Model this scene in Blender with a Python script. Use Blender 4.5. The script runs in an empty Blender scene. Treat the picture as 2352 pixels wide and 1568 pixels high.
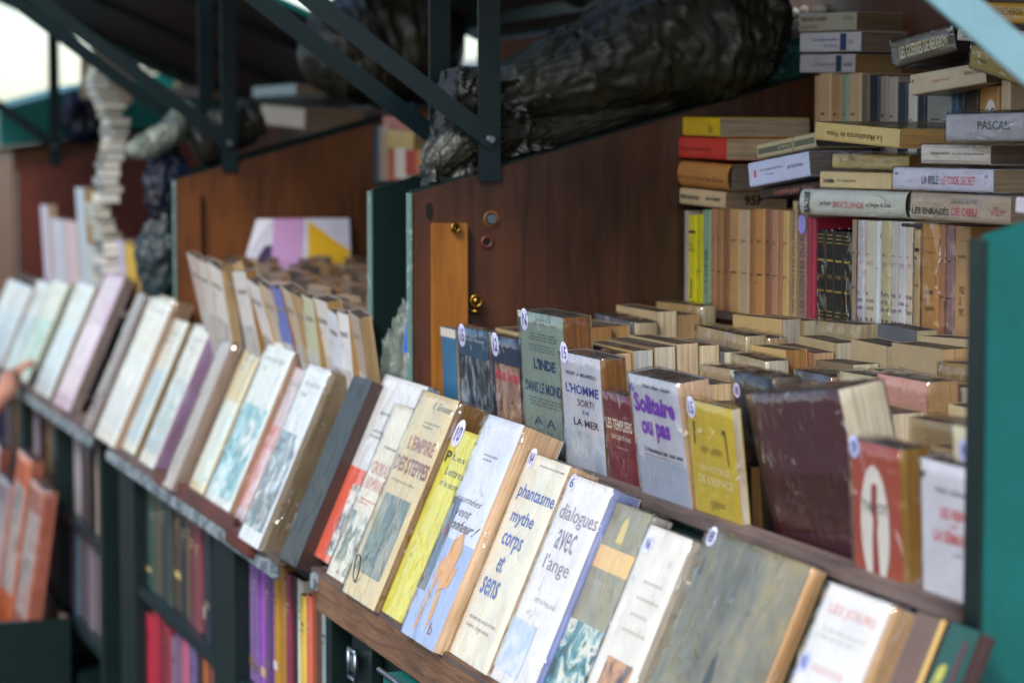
import bpy, bmesh, math, random
from mathutils import Vector, Matrix, noise
random.seed(7)
R = math.radians
sc = bpy.context.scene
COL = sc.collection
# ---------------------------------------------------------------- camera
EYE = Vector((0, 0, 1.55))
FPX, CX, CY = 5553.0, 1176.0, 784.0             # 85 mm lens, measured on a 2352 px wide copy
_m = Vector((-1926.0, -434.0, FPX)).normalized()
XC = -_m                                        # the row of boxes runs along world X
_p = math.atan(434 / FPX)
ZC = Vector((0, -math.cos(_p), -math.sin(_p)))
YC = ZC.cross(XC)
if YC.z < 0: YC = -YC
cam = bpy.data.cameras.new('camera'); camo = bpy.data.objects.new('camera', cam); COL.objects.link(camo)
right = Vector((XC.x, YC.x, ZC.x)); up = -Vector((XC.y, YC.y, ZC.y)); back = -Vector((XC.z, YC.z, ZC.z))
mw = Matrix((right, up, back)).transposed().to_4x4(); mw.translation = EYE
camo.matrix_world = mw
cam.lens = 85; cam.sensor_width = 36; cam.clip_end = 2000; cam.clip_start = .05
cam.dof.use_dof = True; cam.dof.focus_distance = 3.5; cam.dof.aperture_fstop = 3.9; cam.dof.aperture_blades = 0
sc.camera = camo
# ---------------------------------------------------------------- world, sun, exposure
SUN_EL, SUN_AZ = R(44), R(138)
w = bpy.data.worlds.new('World'); sc.world = w; w.use_nodes = True
nt = w.node_tree; bg = nt.nodes['Background']
sky = nt.nodes.new('ShaderNodeTexSky'); sky.sky_type = 'NISHITA'; sky.sun_disc = False
sky.sun_elevation = SUN_EL; sky.sun_rotation = SUN_AZ; sky.air_density = 1.0; sky.dust_density = 1.2
nt.links.new(sky.outputs[0], bg.inputs[0]); bg.inputs[1].default_value = .135
sl = bpy.data.lights.new('sun', 'SUN'); sl.energy = 1.5; sl.angle = R(14); sl.color = (1, .97, .93)
so = bpy.data.objects.new('sun', sl); COL.objects.link(so)
sdir = Vector((math.sin(SUN_AZ) * math.cos(SUN_EL), math.cos(SUN_AZ) * math.cos(SUN_EL), math.sin(SUN_EL)))
so.rotation_euler = sdir.to_track_quat('Z', 'Y').to_euler(); so.location = sdir * 30
sc.view_settings.view_transform = 'Standard'; sc.view_settings.look = 'None'
sc.view_settings.exposure = 0.92; sc.view_settings.gamma = 1
sc.cycles.max_bounces = 8; sc.cycles.transparent_max_bounces = 10
sc.cycles.sample_clamp_indirect = 6

# ---------------------------------------------------------------- measuring helpers: a photo point and a plane of the place give a world point
def ray(x, y):
    c = Vector(((x - CX) / FPX, (y - CY) / FPX, 1))
    return Vector((XC.dot(c), YC.dot(c), ZC.dot(c)))
def onY(x, y, Y): r = ray(x, y); return EYE + r * (Y / r.y)
def onX(x, y, X): r = ray(x, y); return EYE + r * (X / r.x)
def onPl(x, y, P, n):
    r = ray(x, y); return EYE + r * ((P - EYE).dot(n) / r.dot(n))
# ---------------------------------------------------------------- materials
MATS = {}
def hexc(s):
    s = s.lstrip('#'); v = [int(s[i:i + 2], 16) / 255 for i in (0, 2, 4)]
    return tuple(((c / 12.92) if c <= .04045 else ((c + .055) / 1.055) ** 2.4) for c in v)
def newmat(name):
    m = bpy.data.materials.new(name); m.use_nodes = True
    nt = m.node_tree; return m, nt, nt.nodes['Principled BSDF']
def N(nt, t, **kw):
    n = nt.nodes.new(t)
    for k, v in kw.items():
        if k in n.inputs: n.inputs[k].default_value = v
        else: setattr(n, k, v)
    return n
def coords(nt, scale=(1, 1, 1), rnd=True):
    tc = nt.nodes.new('ShaderNodeTexCoord'); mp = nt.nodes.new('ShaderNodeMapping'); mp.inputs['Scale'].default_value = scale
    if rnd:
        oi = nt.nodes.new('ShaderNodeObjectInfo'); mu = N(nt, 'ShaderNodeVectorMath', operation='SCALE'); cb = nt.nodes.new('ShaderNodeCombineXYZ')
        cb.inputs[0].default_value = 7; cb.inputs[1].default_value = 3; cb.inputs[2].default_value = 5
        nt.links.new(cb.outputs[0], mu.inputs[0]); nt.links.new(oi.outputs['Random'], mu.inputs['Scale'])
        ad = N(nt, 'ShaderNodeVectorMath', operation='ADD'); nt.links.new(tc.outputs['Object'], ad.inputs[0]); nt.links.new(mu.outputs[0], ad.inputs[1])
        nt.links.new(ad.outputs[0], mp.inputs[0])
    else: nt.links.new(tc.outputs['Object'], mp.inputs[0])
    return mp.outputs[0]
def ramp(nt, fac, stops):
    r = nt.nodes.new('ShaderNodeValToRGB'); nt.links.new(fac, r.inputs[0])
    els = r.color_ramp.elements
    while len(els) < len(stops): els.new(.5)
    for e, (p, c) in zip(els, stops): e.position = p; e.color = (*c, 1) if len(c) == 3 else c
    return r.outputs[0]
def grey(v): return (v, v, v)
def wrap_coat(nt, b, amount=.7):
    """crinkled cellophane lying on the surface, as a clear coat"""
    v = coords(nt, (13, 13, 11))
    n = N(nt, 'ShaderNodeTexNoise', Scale=1.3, Detail=2.0, Distortion=.6); nt.links.new(v, n.inputs['Vector'])
    bu = N(nt, 'ShaderNodeBump', Strength=.35, Distance=.02); nt.links.new(n.outputs[0], bu.inputs['Height'])
    nt.links.new(bu.outputs[0], b.inputs['Coat Normal'])
    b.inputs['Coat Weight'].default_value = amount; b.inputs['Coat Roughness'].default_value = .1; b.inputs['Coat IOR'].default_value = 1.5
def cover_mat(name, coat, rough):
    m, nt, b = newmat(name)
    oi = nt.nodes.new('ShaderNodeObjectInfo')
    v = coords(nt, (6, 6, 6)); n = N(nt, 'ShaderNodeTexNoise', Scale=3.0, Detail=6.0, Roughness=.65); nt.links.new(v, n.inputs['Vector'])
    f = ramp(nt, n.outputs[0], [(.3, grey(.86)), (.6, grey(1))])
    v2 = coords(nt, (220, 220, 220)); n2 = N(nt, 'ShaderNodeTexNoise', Scale=1.0, Detail=2.0); nt.links.new(v2, n2.inputs['Vector'])
    f2 = ramp(nt, n2.outputs[0], [(.3, grey(.9)), (.7, grey(1))])
    mx = N(nt, 'ShaderNodeMix', data_type='RGBA', blend_type='MULTIPLY'); mx.inputs[0].default_value = 1
    nt.links.new(oi.outputs['Color'], mx.inputs[6]); nt.links.new(f, mx.inputs[7])
    mx2 = N(nt, 'ShaderNodeMix', data_type='RGBA', blend_type='MULTIPLY'); mx2.inputs[0].default_value = 1
    nt.links.new(mx.outputs[2], mx2.inputs[6]); nt.links.new(f2, mx2.inputs[7])
    nt.links.new(mx2.outputs[2], b.inputs['Base Color']); b.inputs['Roughness'].default_value = rough
    if coat: wrap_coat(nt, b, coat)
    return m
M_COVER = cover_mat('book cover in cellophane', .25, .5)
M_PAPER = cover_mat('bare paper cover', 0, .55)
def pages_mat():
    m, nt, b = newmat('page edges')
    oi = nt.nodes.new('ShaderNodeObjectInfo')
    v = coords(nt, (6, 330, 6)); n = N(nt, 'ShaderNodeTexNoise', Scale=1.0, Detail=4.0, Roughness=.75); nt.links.new(v, n.inputs['Vector'])
    f = ramp(nt, n.outputs[0], [(.34, grey(.58)), (.5, grey(.92)), (.62, grey(1.08))])
    v2 = coords(nt, (9, 9, 9)); n2 = N(nt, 'ShaderNodeTexNoise', Scale=1.5, Detail=3.0); nt.links.new(v2, n2.inputs['Vector'])
    f2 = ramp(nt, n2.outputs[0], [(.3, (.82, .76, .68)), (.65, grey(1))])
    mx = N(nt, 'ShaderNodeMix', data_type='RGBA', blend_type='MULTIPLY'); mx.inputs[0].default_value = 1
    nt.links.new(oi.outputs['Color'], mx.inputs[6]); nt.links.new(f, mx.inputs[7])
    mx2 = N(nt, 'ShaderNodeMix', data_type='RGBA', blend_type='MULTIPLY'); mx2.inputs[0].default_value = 1
    nt.links.new(mx.outputs[2], mx2.inputs[6]); nt.links.new(f2, mx2.inputs[7])
    nt.links.new(mx2.outputs[2], b.inputs['Base Color']); b.inputs['Roughness'].default_value = .75
    bu = N(nt, 'ShaderNodeBump', Strength=.5, Distance=.001); nt.links.new(n.outputs[0], bu.inputs['Height']); nt.links.new(bu.outputs[0], b.inputs['Normal'])
    wrap_coat(nt, b, .4)
    return m
M_PAGES = pages_mat()
def dust_shade_mat():  # dust on the page tops, with the lid's shade put into the colour
    m, nt, b = newmat('grimy shaded top edges under cellophane')
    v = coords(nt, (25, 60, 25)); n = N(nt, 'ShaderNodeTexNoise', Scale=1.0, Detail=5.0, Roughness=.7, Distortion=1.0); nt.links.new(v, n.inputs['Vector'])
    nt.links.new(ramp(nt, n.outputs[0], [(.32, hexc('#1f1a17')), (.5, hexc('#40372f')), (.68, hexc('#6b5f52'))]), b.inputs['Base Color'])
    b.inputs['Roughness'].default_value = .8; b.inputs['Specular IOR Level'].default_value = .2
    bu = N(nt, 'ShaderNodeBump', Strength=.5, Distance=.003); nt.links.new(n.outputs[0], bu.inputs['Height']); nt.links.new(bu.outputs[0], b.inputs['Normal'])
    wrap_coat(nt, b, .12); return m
M_DUST_SHADE = dust_shade_mat()
def ink(col):
    k = 'ink ' + col
    if k not in MATS:
        m, nt, b = newmat(k); b.inputs['Base Color'].default_value = (*hexc(col), 1); b.inputs['Roughness'].default_value = .5
        b.inputs['Coat Weight'].default_value = .3; MATS[k] = m
    return MATS[k]
def art(cols, scale=18, stretch=(1, 1, 1), dist=1.2):
    k = 'printed picture ' + '-'.join(cols) + str(scale)
    if k not in MATS:
        m, nt, b = newmat(k)
        v = coords(nt, (stretch[0] * scale, stretch[1] * scale, stretch[2] * scale))
        n = N(nt, 'ShaderNodeTexNoise', Scale=1.0, Detail=5.0, Roughness=.6, Distortion=dist); nt.links.new(v, n.inputs['Vector'])
        L = len(cols)
        c = ramp(nt, n.outputs[0], [(.3 + .42 * i / max(1, L - 1), hexc(q)) for i, q in enumerate(cols)])
        nt.links.new(c, b.inputs['Base Color']); b.inputs['Roughness'].default_value = .45
        wrap_coat(nt, b, .22); MATS[k] = m
    return MATS[k]
def wood(name, dark, light, grain=(30, 30, 2.2), rough=.38, scratch=.0, coat=.25):
    m, nt, b = newmat(name)
    v = coords(nt, grain, False)
    n = N(nt, 'ShaderNodeTexNoise', Scale=1.6, Detail=8.0, Roughness=.68, Distortion=.6); nt.links.new(v, n.inputs['Vector'])
    v2 = coords(nt, (2.5, 2.5, 1.5), False); n2 = N(nt, 'ShaderNodeTexNoise', Scale=1.6, Detail=4.0); nt.links.new(v2, n2.inputs['Vector'])
    ad = N(nt, 'ShaderNodeMath', operation='ADD'); nt.links.new(n.outputs[0], ad.inputs[0]); nt.links.new(n2.outputs[0], ad.inputs[1])
    mu = N(nt, 'ShaderNodeMath', operation='MULTIPLY'); nt.links.new(ad.outputs[0], mu.inputs[0]); mu.inputs[1].default_value = .5
    D_, L_ = hexc(dark), hexc(light)
    c = ramp(nt, mu.outputs[0], [(.36, D_), (.5, tuple((a + b_) / 2 for a, b_ in zip(D_, L_))), (.64, L_)])
    nt.links.new(c, b.inputs['Base Color']); b.inputs['Roughness'].default_value = rough
    b.inputs['Coat Weight'].default_value = coat; b.inputs['Coat Roughness'].default_value = .3
    bu = N(nt, 'ShaderNodeBump', Strength=.25 + scratch, Distance=.002); nt.links.new(n.outputs[0], bu.inputs['Height']); nt.links.new(bu.outputs[0], b.inputs['Normal'])
    return m
def paint(name, col, rough=.35, wear=None, wscale=14, wlo=.62, bump=.15, metal=0):
    m, nt, b = newmat(name)
    v = coords(nt, (1, 1, 1), False)
    n = N(nt, 'ShaderNodeTexNoise', Scale=wscale, Detail=8.0, Roughness=.7); nt.links.new(v, n.inputs['Vector'])
    c0 = hexc(col); c1 = hexc(wear) if wear else tuple(x * .75 for x in c0)
    lo = wlo if wear else .3
    c = ramp(nt, n.outputs[0], [(lo - (0 if wear else .0), c0 if wear else c1), (lo + (.03 if wear else .4), c1 if wear else c0)])
    nt.links.new(c, b.inputs['Base Color']); b.inputs['Roughness'].default_value = rough; b.inputs['Metallic'].default_value = metal
    n2 = N(nt, 'ShaderNodeTexNoise', Scale=60.0, Detail=3.0); nt.links.new(v, n2.inputs['Vector'])
    bu = N(nt, 'ShaderNodeBump', Strength=bump, Distance=.003); nt.links.new(n2.outputs[0], bu.inputs['Height']); nt.links.new(bu.outputs[0], b.inputs['Normal'])
    return m
W_DARK = wood('reddish brown stained side wood', '#21120b', '#5b3421', rough=.42)
W_ORANGE = wood('orange brown side wood', '#3c1f0b', '#764214', rough=.5)
W_BATTEN = wood('varnished orange batten wood', '#6a3b10', '#a86c28', grain=(40, 40, 3))
W_LIP = wood('worn walnut lip wood', '#3c2517', '#8d6546', grain=(5, 60, 60), rough=.6, scratch=1.0, coat=0)
W_RED = wood('dark red lip wood', '#36150f', '#6b3024', grain=(3, 40, 40), rough=.5, scratch=.3)
W_LEDGE = wood('grey brown ledge wood', '#2b2120', '#7d6a62', grain=(2.5, 30, 30), rough=.6, scratch=.3, coat=0)
W_LID = wood('dark plywood lid underside', '#120c0b', '#2a1f1d', grain=(3, 14, 14), rough=.6, coat=0)
G_DARK = paint('dark green wagon paint', '#081f1d', .4)
G_METAL = paint('dark green painted iron', '#0c2227', .38, bump=.1)
G_TEAL = paint('teal green outside paint', '#006862', .45)
G_EDGE = paint('chipped pale green edge', '#5f7a72', .6, '#a9b4aa', 45, .56)
G_SKYLIT = paint('brace iron with painted sky sheen', '#8fb9c0', .5)  # near brace only: bright sky sheen on the iron, put into its colour
G_WORN = paint('grey green chipped ledge edge', '#566368', .6, '#8d969a', 30, .48)
M_BRASS, _nt, _b = newmat('brass'); _b.inputs['Base Color'].default_value = (*hexc('#9a7a38'), 1); _b.inputs['Metallic'].default_value = 1; _b.inputs['Roughness'].default_value = .3
M_STEEL, _nt, _b = newmat('dull steel'); _b.inputs['Base Color'].default_value = (*hexc('#9aa7b0'), 1); _b.inputs['Metallic'].default_value = 1; _b.inputs['Roughness'].default_value = .35
def tarp_mat(name, c0, c1, rough=.46):
    m, nt, b = newmat(name)
    v = coords(nt, (1, 1, 1), False)
    n = N(nt, 'ShaderNodeTexNoise', Scale=9.0, Detail=6.0, Roughness=.65); nt.links.new(v, n.inputs['Vector'])
    nt.links.new(ramp(nt, n.outputs[0], [(.35, hexc(c0)), (.7, hexc(c1))]), b.inputs['Base Color'])
    b.inputs['Roughness'].default_value = rough
    n2 = N(nt, 'ShaderNodeTexNoise', Scale=17.0, Detail=7.0, Distortion=1.6, Roughness=.6); n2.noise_type = 'RIDGED_MULTIFRACTAL'; nt.links.new(v, n2.inputs['Vector'])
    n3 = N(nt, 'ShaderNodeTexNoise', Scale=160.0, Detail=2.0); nt.links.new(v, n3.inputs['Vector'])
    bu = N(nt, 'ShaderNodeBump', Strength=.28, Distance=.004); nt.links.new(n2.outputs[0], bu.inputs['Height'])
    bu2 = N(nt, 'ShaderNodeBump', Strength=.3, Distance=.002); nt.links.new(n3.outputs[0], bu2.inputs['Height']); nt.links.new(bu.outputs[0], bu2.inputs['Normal'])
    nt.links.new(bu2.outputs[0], b.inputs['Normal'])
    return m
M_TARP = tarp_mat('black plastic tarpaulin', '#161710', '#35362c')
M_TARPG = tarp_mat('grey green plastic tarpaulin', '#3d4a42', '#8f968a')
M_TARPB = tarp_mat('navy plastic bag', '#04050a', '#0a1d40')
M_TEALBAG = tarp_mat('teal plastic bag', '#0c3b34', '#2b6f62')
def sleeve_mat():
    m = bpy.data.materials.new('clear cellophane'); m.use_nodes = True; nt = m.node_tree; nt.nodes.clear()
    out = nt.nodes.new('ShaderNodeOutputMaterial'); mix = nt.nodes.new('ShaderNodeMixShader')
    tr = nt.nodes.new('ShaderNodeBsdfTransparent'); tr.inputs[0].default_value = (.97, .97, .97, 1)
    gl = nt.nodes.new('ShaderNodeBsdfGlossy'); gl.inputs['Roughness'].default_value = .05; gl.inputs[0].default_value = (1, 1, 1, 1)
    v = coords(nt, (22, 22, 11)); n = N(nt, 'ShaderNodeTexNoise', Scale=1.0, Detail=2.0, Distortion=.8); nt.links.new(v, n.inputs['Vector'])
    bu = N(nt, 'ShaderNodeBump', Strength=.5, Distance=.02); 
    vo = nt.nodes.new('ShaderNodeTexVoronoi'); vo.feature = 'DISTANCE_TO_EDGE'; vo.inputs['Scale'].default_value = 1.0
    mp2 = nt.nodes.new('ShaderNodeMapping'); mp2.inputs['Rotation'].default_value = (.5, .5, 0); mp2.inputs['Scale'].default_value = (1, 1, .8)
    ad2 = N(nt, 'ShaderNodeVectorMath', operation='ADD'); nt.links.new(v, mp2.inputs[0]); nt.links.new(mp2.outputs[0], ad2.inputs[0]); nt.links.new(n.outputs[1], ad2.inputs[1]); nt.links.new(ad2.outputs[0], vo.inputs['Vector'])
    rc = ramp(nt, vo.outputs['Distance'], [(0, grey(1)), (.045, grey(0))])
    ms = ramp(nt, n.outputs[0], [(.5, grey(0)), (.62, grey(1))]); mm = N(nt, 'ShaderNodeMath', operation='MULTIPLY'); nt.links.new(rc, mm.inputs[0]); nt.links.new(ms, mm.inputs[1]); rc = mm.outputs[0]
    mh = N(nt, 'ShaderNodeMath', operation='MULTIPLY_ADD'); nt.links.new(rc, mh.inputs[0]); mh.inputs[1].default_value = .22; nt.links.new(n.outputs[0], mh.inputs[2])
    nt.links.new(mh.outputs[0], bu.inputs['Height'])
    fr = N(nt, 'ShaderNodeFresnel', IOR=1.45); nt.links.new(bu.outputs[0], gl.inputs['Normal'])
    mu = N(nt, 'ShaderNodeMath', operation='MULTIPLY_ADD'); nt.links.new(fr.outputs[0], mu.inputs[0]); mu.inputs[1].default_value = .95; mu.inputs[2].default_value = .0; mu.use_clamp = True
    mh2 = N(nt, 'ShaderNodeMath', operation='MULTIPLY_ADD'); nt.links.new(rc, mh2.inputs[0]); mh2.inputs[1].default_value = .2; nt.links.new(mu.outputs[0], mh2.inputs[2]); mn = N(nt, 'ShaderNodeMath', operation='MINIMUM'); mn.inputs[1].default_value = .42; nt.links.new(mh2.outputs[0], mn.inputs[0]); mu = mn
    nt.links.new(mu.outputs[0], mix.inputs[0]); nt.links.new(tr.outputs[0], mix.inputs[1]); nt.links.new(gl.outputs[0], mix.inputs[2])
    nt.links.new(mix.outputs[0], out.inputs[0]); return m
M_SLEEVE = sleeve_mat()
# ---------------------------------------------------------------- object helpers
def mesh_obj(name, verts, faces, mat, parent=None, smooth=False, color=None):
    me = bpy.data.meshes.new(name); me.from_pydata([tuple(v) for v in verts], [], faces); me.update()
    if smooth: me.polygons.foreach_set('use_smooth', [True] * len(me.polygons))
    me.materials.append(mat)
    o = bpy.data.objects.new(name, me); COL.objects.link(o)
    if parent: o.parent = parent
    if color: o.color = (*color, 1)
    return o
def tag(o, label=None, cat=None, group=None, kind=None):
    if label: o['label'] = label
    if cat: o['category'] = cat
    if group: o['group'] = group
    if kind: o['kind'] = kind
    return o
def empty(name, M, label, cat, group=None):
    o = bpy.data.objects.new(name, None); COL.objects.link(o)
    o.matrix_world = M if isinstance(M, Matrix) else Matrix.Translation(M)
    o.empty_display_size = .05
    return tag(o, label, cat, group)
class MB:
    def __init__(s): s.v = []; s.f = []
    def poly(s, pts, faces):
        k = len(s.v); s.v += [Vector(p) for p in pts]; s.f += [tuple(i + k for i in f) for f in faces]; return s
    def box(s, a, b, M=None):
        (x0, y0, z0), (x1, y1, z1) = a, b
        P = [Vector(p) for p in ((x0, y0, z0), (x1, y0, z0), (x1, y1, z0), (x0, y1, z0), (x0, y0, z1), (x1, y0, z1), (x1, y1, z1), (x0, y1, z1))]
        if M: P = [M @ p for p in P]
        return s.poly(P, [(0, 3, 2, 1), (4, 5, 6, 7), (0, 1, 5, 4), (1, 2, 6, 5), (2, 3, 7, 6), (3, 0, 4, 7)])
    def prism_x(s, prof, x0, x1):      # prof = list of (y, z)
        n = len(prof); P = [(x0, y, z) for y, z in prof] + [(x1, y, z) for y, z in prof]
        return s.poly(P, [tuple(range(n)), tuple(range(2 * n - 1, n - 1, -1))] + [(i, i + n, (i + 1) % n + n, (i + 1) % n) for i in range(n)])
    def cyl(s, p0, p1, r0, r1=None, n=20, cap=True):
        p0, p1 = Vector(p0), Vector(p1); r1 = r0 if r1 is None else r1
        d = (p1 - p0).normalized(); a = d.orthogonal().normalized(); b = d.cross(a)
        P = [p0 + (a * math.cos(t) + b * math.sin(t)) * r0 for t in [2 * math.pi * i / n for i in range(n)]]
        P += [p1 + (a * math.cos(t) + b * math.sin(t)) * r1 for t in [2 * math.pi * i / n for i in range(n)]]
        F = [(i, (i + 1) % n, (i + 1) % n + n, i + n) for i in range(n)]
        if cap: F += [tuple(range(n - 1, -1, -1)), tuple(range(n, 2 * n))]
        return s.poly(P, F)
    def torus(s, c, ax, R0, r, n=28, m=10):
        ax = Vector(ax).normalized(); a = ax.orthogonal().normalized(); b = ax.cross(a); c = Vector(c); P = []
        for i in range(n):
            t = 2 * math.pi * i / n; e = a * math.cos(t) + b * math.sin(t)
            for j in range(m):
                u = 2 * math.pi * j / m; P.append(c + e * (R0 + r * math.cos(u)) + ax * r * math.sin(u))
        return s.poly(P, [(i * m + j, ((i + 1) % n) * m + j, ((i + 1) % n) * m + (j + 1) % m, i * m + (j + 1) % m) for i in range(n) for j in range(m)])
    def build(s, name, mat, parent=None, bevel=0, smooth=False, color=None):
        o = mesh_obj(name, s.v, s.f, mat, parent, smooth, color)
        if bevel:
            bm = bmesh.new(); bm.from_mesh(o.data); bmesh.ops.remove_doubles(bm, verts=bm.verts, dist=1e-6)
            bmesh.ops.bevel(bm, geom=list(bm.edges), offset=bevel, segments=2, affect='EDGES', clamp_overlap=True); bm.to_mesh(o.data); bm.free()
        return o
def local(thing, o):     # a part built in world coordinates, handed to its thing
    o.data.transform(thing.matrix_world.inverted()); o.parent = thing; return o
# ---------------------------------------------------------------- books
_text = {}
def text_mesh(s, bold=0):
    k = (s, bold)
    if k not in _text:
        c = bpy.data.curves.new('lettering', 'FONT'); c.body = s; c.offset = bold; c.resolution_u = 2
        o = bpy.data.objects.new('lettering', c); me = bpy.data.meshes.new_from_object(o)
        vs = [v.co.copy() for v in me.vertices]; fs = [tuple(p.vertices) for p in me.polygons]
        bpy.data.objects.remove(o); bpy.data.curves.remove(c); bpy.data.meshes.remove(me)
        if vs:
            x0 = min(v.x for v in vs); x1 = max(v.x for v in vs); y0 = min(v.y for v in vs); y1 = max(v.y for v in vs)
            vs = [((v.x - x0) / (x1 - x0), (v.y - y0) / max(1e-6, y1 - y0)) for v in vs]
        _text[k] = (vs, fs)
    return _text[k]
FACES = {   # face -> function(w,t,h) giving origin, u vector, v vector, normal
    'front': lambda w, t, h: (Vector((0, 0, 0)), Vector((w, 0, 0)), Vector((0, 0, h)), Vector((0, -1, 0))),
    'spine_flat': lambda w, t, h: (Vector((0, t, h)), Vector((0, 0, -h)), Vector((0, -t, 0)), Vector((-1, 0, 0))),
    'spine_up': lambda w, t, h: (Vector((0, t, 0)), Vector((0, -t, 0)), Vector((0, 0, h)), Vector((-1, 0, 0))),
    'spine_rise': lambda w, t, h: (Vector((0, 0, 0)), Vector((0, 0, h)), Vector((0, t, 0)), Vector((-1, 0, 0))),
    'fore': lambda w, t, h: (Vector((w, 0, 0)), Vector((0, t, 0)), Vector((0, 0, h)), Vector((1, 0, 0))),
    'tail': lambda w, t, h: (Vector((0, t, 0)), Vector((w, 0, 0)), Vector((0, -t, 0)), Vector((0, 0, -1))),
    'top_flat': lambda w, t, h: (Vector((0, 0, h)), Vector((0, 0, -h)), Vector((w, 0, 0)), Vector((0, -1, 0))),
}
def put(bk, face, box, kind, what, col, depth=.0005, bold=.0, flip=False, slant=0):
    """print something on a face: box = (u0, v0, u1, v1) in fractions"""
    w, t, h = bk['_w'], bk['_t'], bk['_h']
    O, U, V, Nn = FACES[face](w, t, h)
    u0, v0, u1, v1 = box
    if face == 'front': kk = bk.get('_k', 1.0); v0 = 1 - (1 - v0) * kk; v1 = 1 - (1 - v1) * kk
    o = O + U * u0 + V * v0 + Nn * depth; u = U * (u1 - u0); v = V * (v1 - v0)
    if flip: o = o + u + v; u = -u; v = -v
    if kind == 'text':
        vs, fs = text_mesh(what, bold); P = [o + u * (a + slant * (b - .5)) + v * b for a, b in vs]; name = 'title_lettering'
    elif kind == 'oval':
        n = 22; P = [o + u * (.5 + .5 * math.cos(2 * math.pi * i / n)) + v * (.5 + .5 * math.sin(2 * math.pi * i / n)) for i in range(n)]; fs = [tuple(range(n))]; name = what or 'price_sticker'
    elif kind == 'lines':      # small print, far too small to read
        P = []; fs = []; rows, cols = what; name = 'small_print'
        for r in range(rows):
            x = random.uniform(0, .12)
            while x < .95:
                L = min(random.uniform(.05, .16), 1 - x); y = 1 - (r + .62) / rows; k = len(P); hh = .42 / rows
                P += [o + u * x + v * y, o + u * (x + L) + v * y, o + u * (x + L) + v * (y + hh), o + u * x + v * (y + hh)]; fs.append((k, k + 1, k + 2, k + 3)); x += L + .035
                if len(fs) > cols * rows: break
    elif kind == 'poly':
        P = [o + u * a + v * b for a, b in what]; fs = [tuple(range(len(what)))]; name = 'printed_shape'
    else:
        P = [o, o + u, o + u + v, o + v]; fs = [(0, 1, 2, 3)]; name = what or 'colour_band'
    mat = col if not isinstance(col, str) else ink(col)
    return mesh_obj(name, P, fs, mat, bk)
BOOKS = []
def book(O, ax, az, w, t, h, cov, pag='#cdb28a', label='', group=None, sleeve=0, hard=False, bare=False, rspine=0, name='book', flap=True):
    ax = Vector(ax).normalized(); az = Vector(az).normalized(); ay = az.cross(ax)
    M = Matrix((ax, ay, az)).transposed().to_4x4(); M.translation = Vector(O)
    b = empty(name, M, label, 'book', group); b['_w'], b['_t'], b['_h'] = w, t, h
    cov = hexc(cov) if isinstance(cov, str) else cov; pag = hexc(pag) if isinstance(pag, str) else pag
    c = .0022 if hard else .0009; ov = .003 if hard else 0
    r = min(t * .45, rspine if rspine else .003)
    prof = [(w, 0), (r, 0), (r * .3, r * .3), (0, r), (0, t - r), (r * .3, t - r * .3), (r, t), (w, t), (w, t - c), (r + c, t - c), (c * 1.3, t - r), (c * 1.3, r), (r + c, c), (w, c)]
    if rspine and rspine > .006:
        arc = [(r - r * math.cos(a), t / 2 - (t / 2) * math.sin(a)) for a in [math.pi / 2 - math.pi * i / 10 for i in range(11)]]
        arc = [(r - r * math.cos(a), t / 2 - (t / 2) * math.sin(a)) for a in [math.pi / 2 - math.pi * i / 10 for i in range(11)]]
        inn = [(r + c - (r) * math.cos(a), t / 2 - (t / 2 - c) * math.sin(a)) for a in [-math.pi / 2 + math.pi * i / 10 for i in range(11)]]
        prof = [(w, 0)] + arc + [(w, t), (w, t - c)] + inn + [(w, c)]
    n = len(prof); P = [(x, y, 0) for x, y in prof] + [(x, y, h) for x, y in prof]
    F = [(i, i + n, (i + 1) % n + n, (i + 1) % n) for i in range(n)]
    # end caps as strips (profile is a C)
    hlf = n // 2
    for i in range(hlf - 1):
        a, b2, c2, d = i, i + 1, n - 2 - i, n - 1 - i
        if b2 < c2: F.append((a, b2, c2, d)); F.append((d + n, c2 + n, b2 + n, a + n))
    mesh_obj('cover', P, F, M_PAPER if bare else M_COVER, b, color=cov)
    # page block: fore edge slightly hollow or rounded
    bow = random.uniform(-.0012, .0012); xs = w - ov - .0006; z0 = ov + .0004; z1 = h - ov - .0006; y0 = c + .0001; y1 = t - c - .0001
    x0 = min(r + c, w * .3) if rspine > .006 else c * 1.6
    P = []; F = []; K = 5
    for i in range(K + 1):
        f = i / K; y = y0 + (y1 - y0) * f; x = xs + bow * 4 * f * (1 - f) + random.uniform(-.0003, .0003)
        P += [(x0, y, z0), (x, y, z0), (x, y, z1), (x0, y, z1)]
    for i in range(K):
        a = 4 * i
        F += [(a, a + 4, a + 5, a + 1), (a + 1, a + 5, a + 6, a + 2), (a + 2, a + 6, a + 7, a + 3), (a + 3, a + 7, a + 4, a)]
    F += [(0, 1, 2, 3), (4 * K + 3, 4 * K + 2, 4 * K + 1, 4 * K)]
    pg_ = mesh_obj('pages', P, F, M_PAGES, b, color=pag)
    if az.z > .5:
        pg_.data.materials.append(M_DUST_SHADE)
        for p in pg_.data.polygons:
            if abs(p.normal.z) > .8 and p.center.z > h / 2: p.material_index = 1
    if sleeve: add_sleeve(b, sleeve, flap)
    BOOKS.append(b); return b
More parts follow.
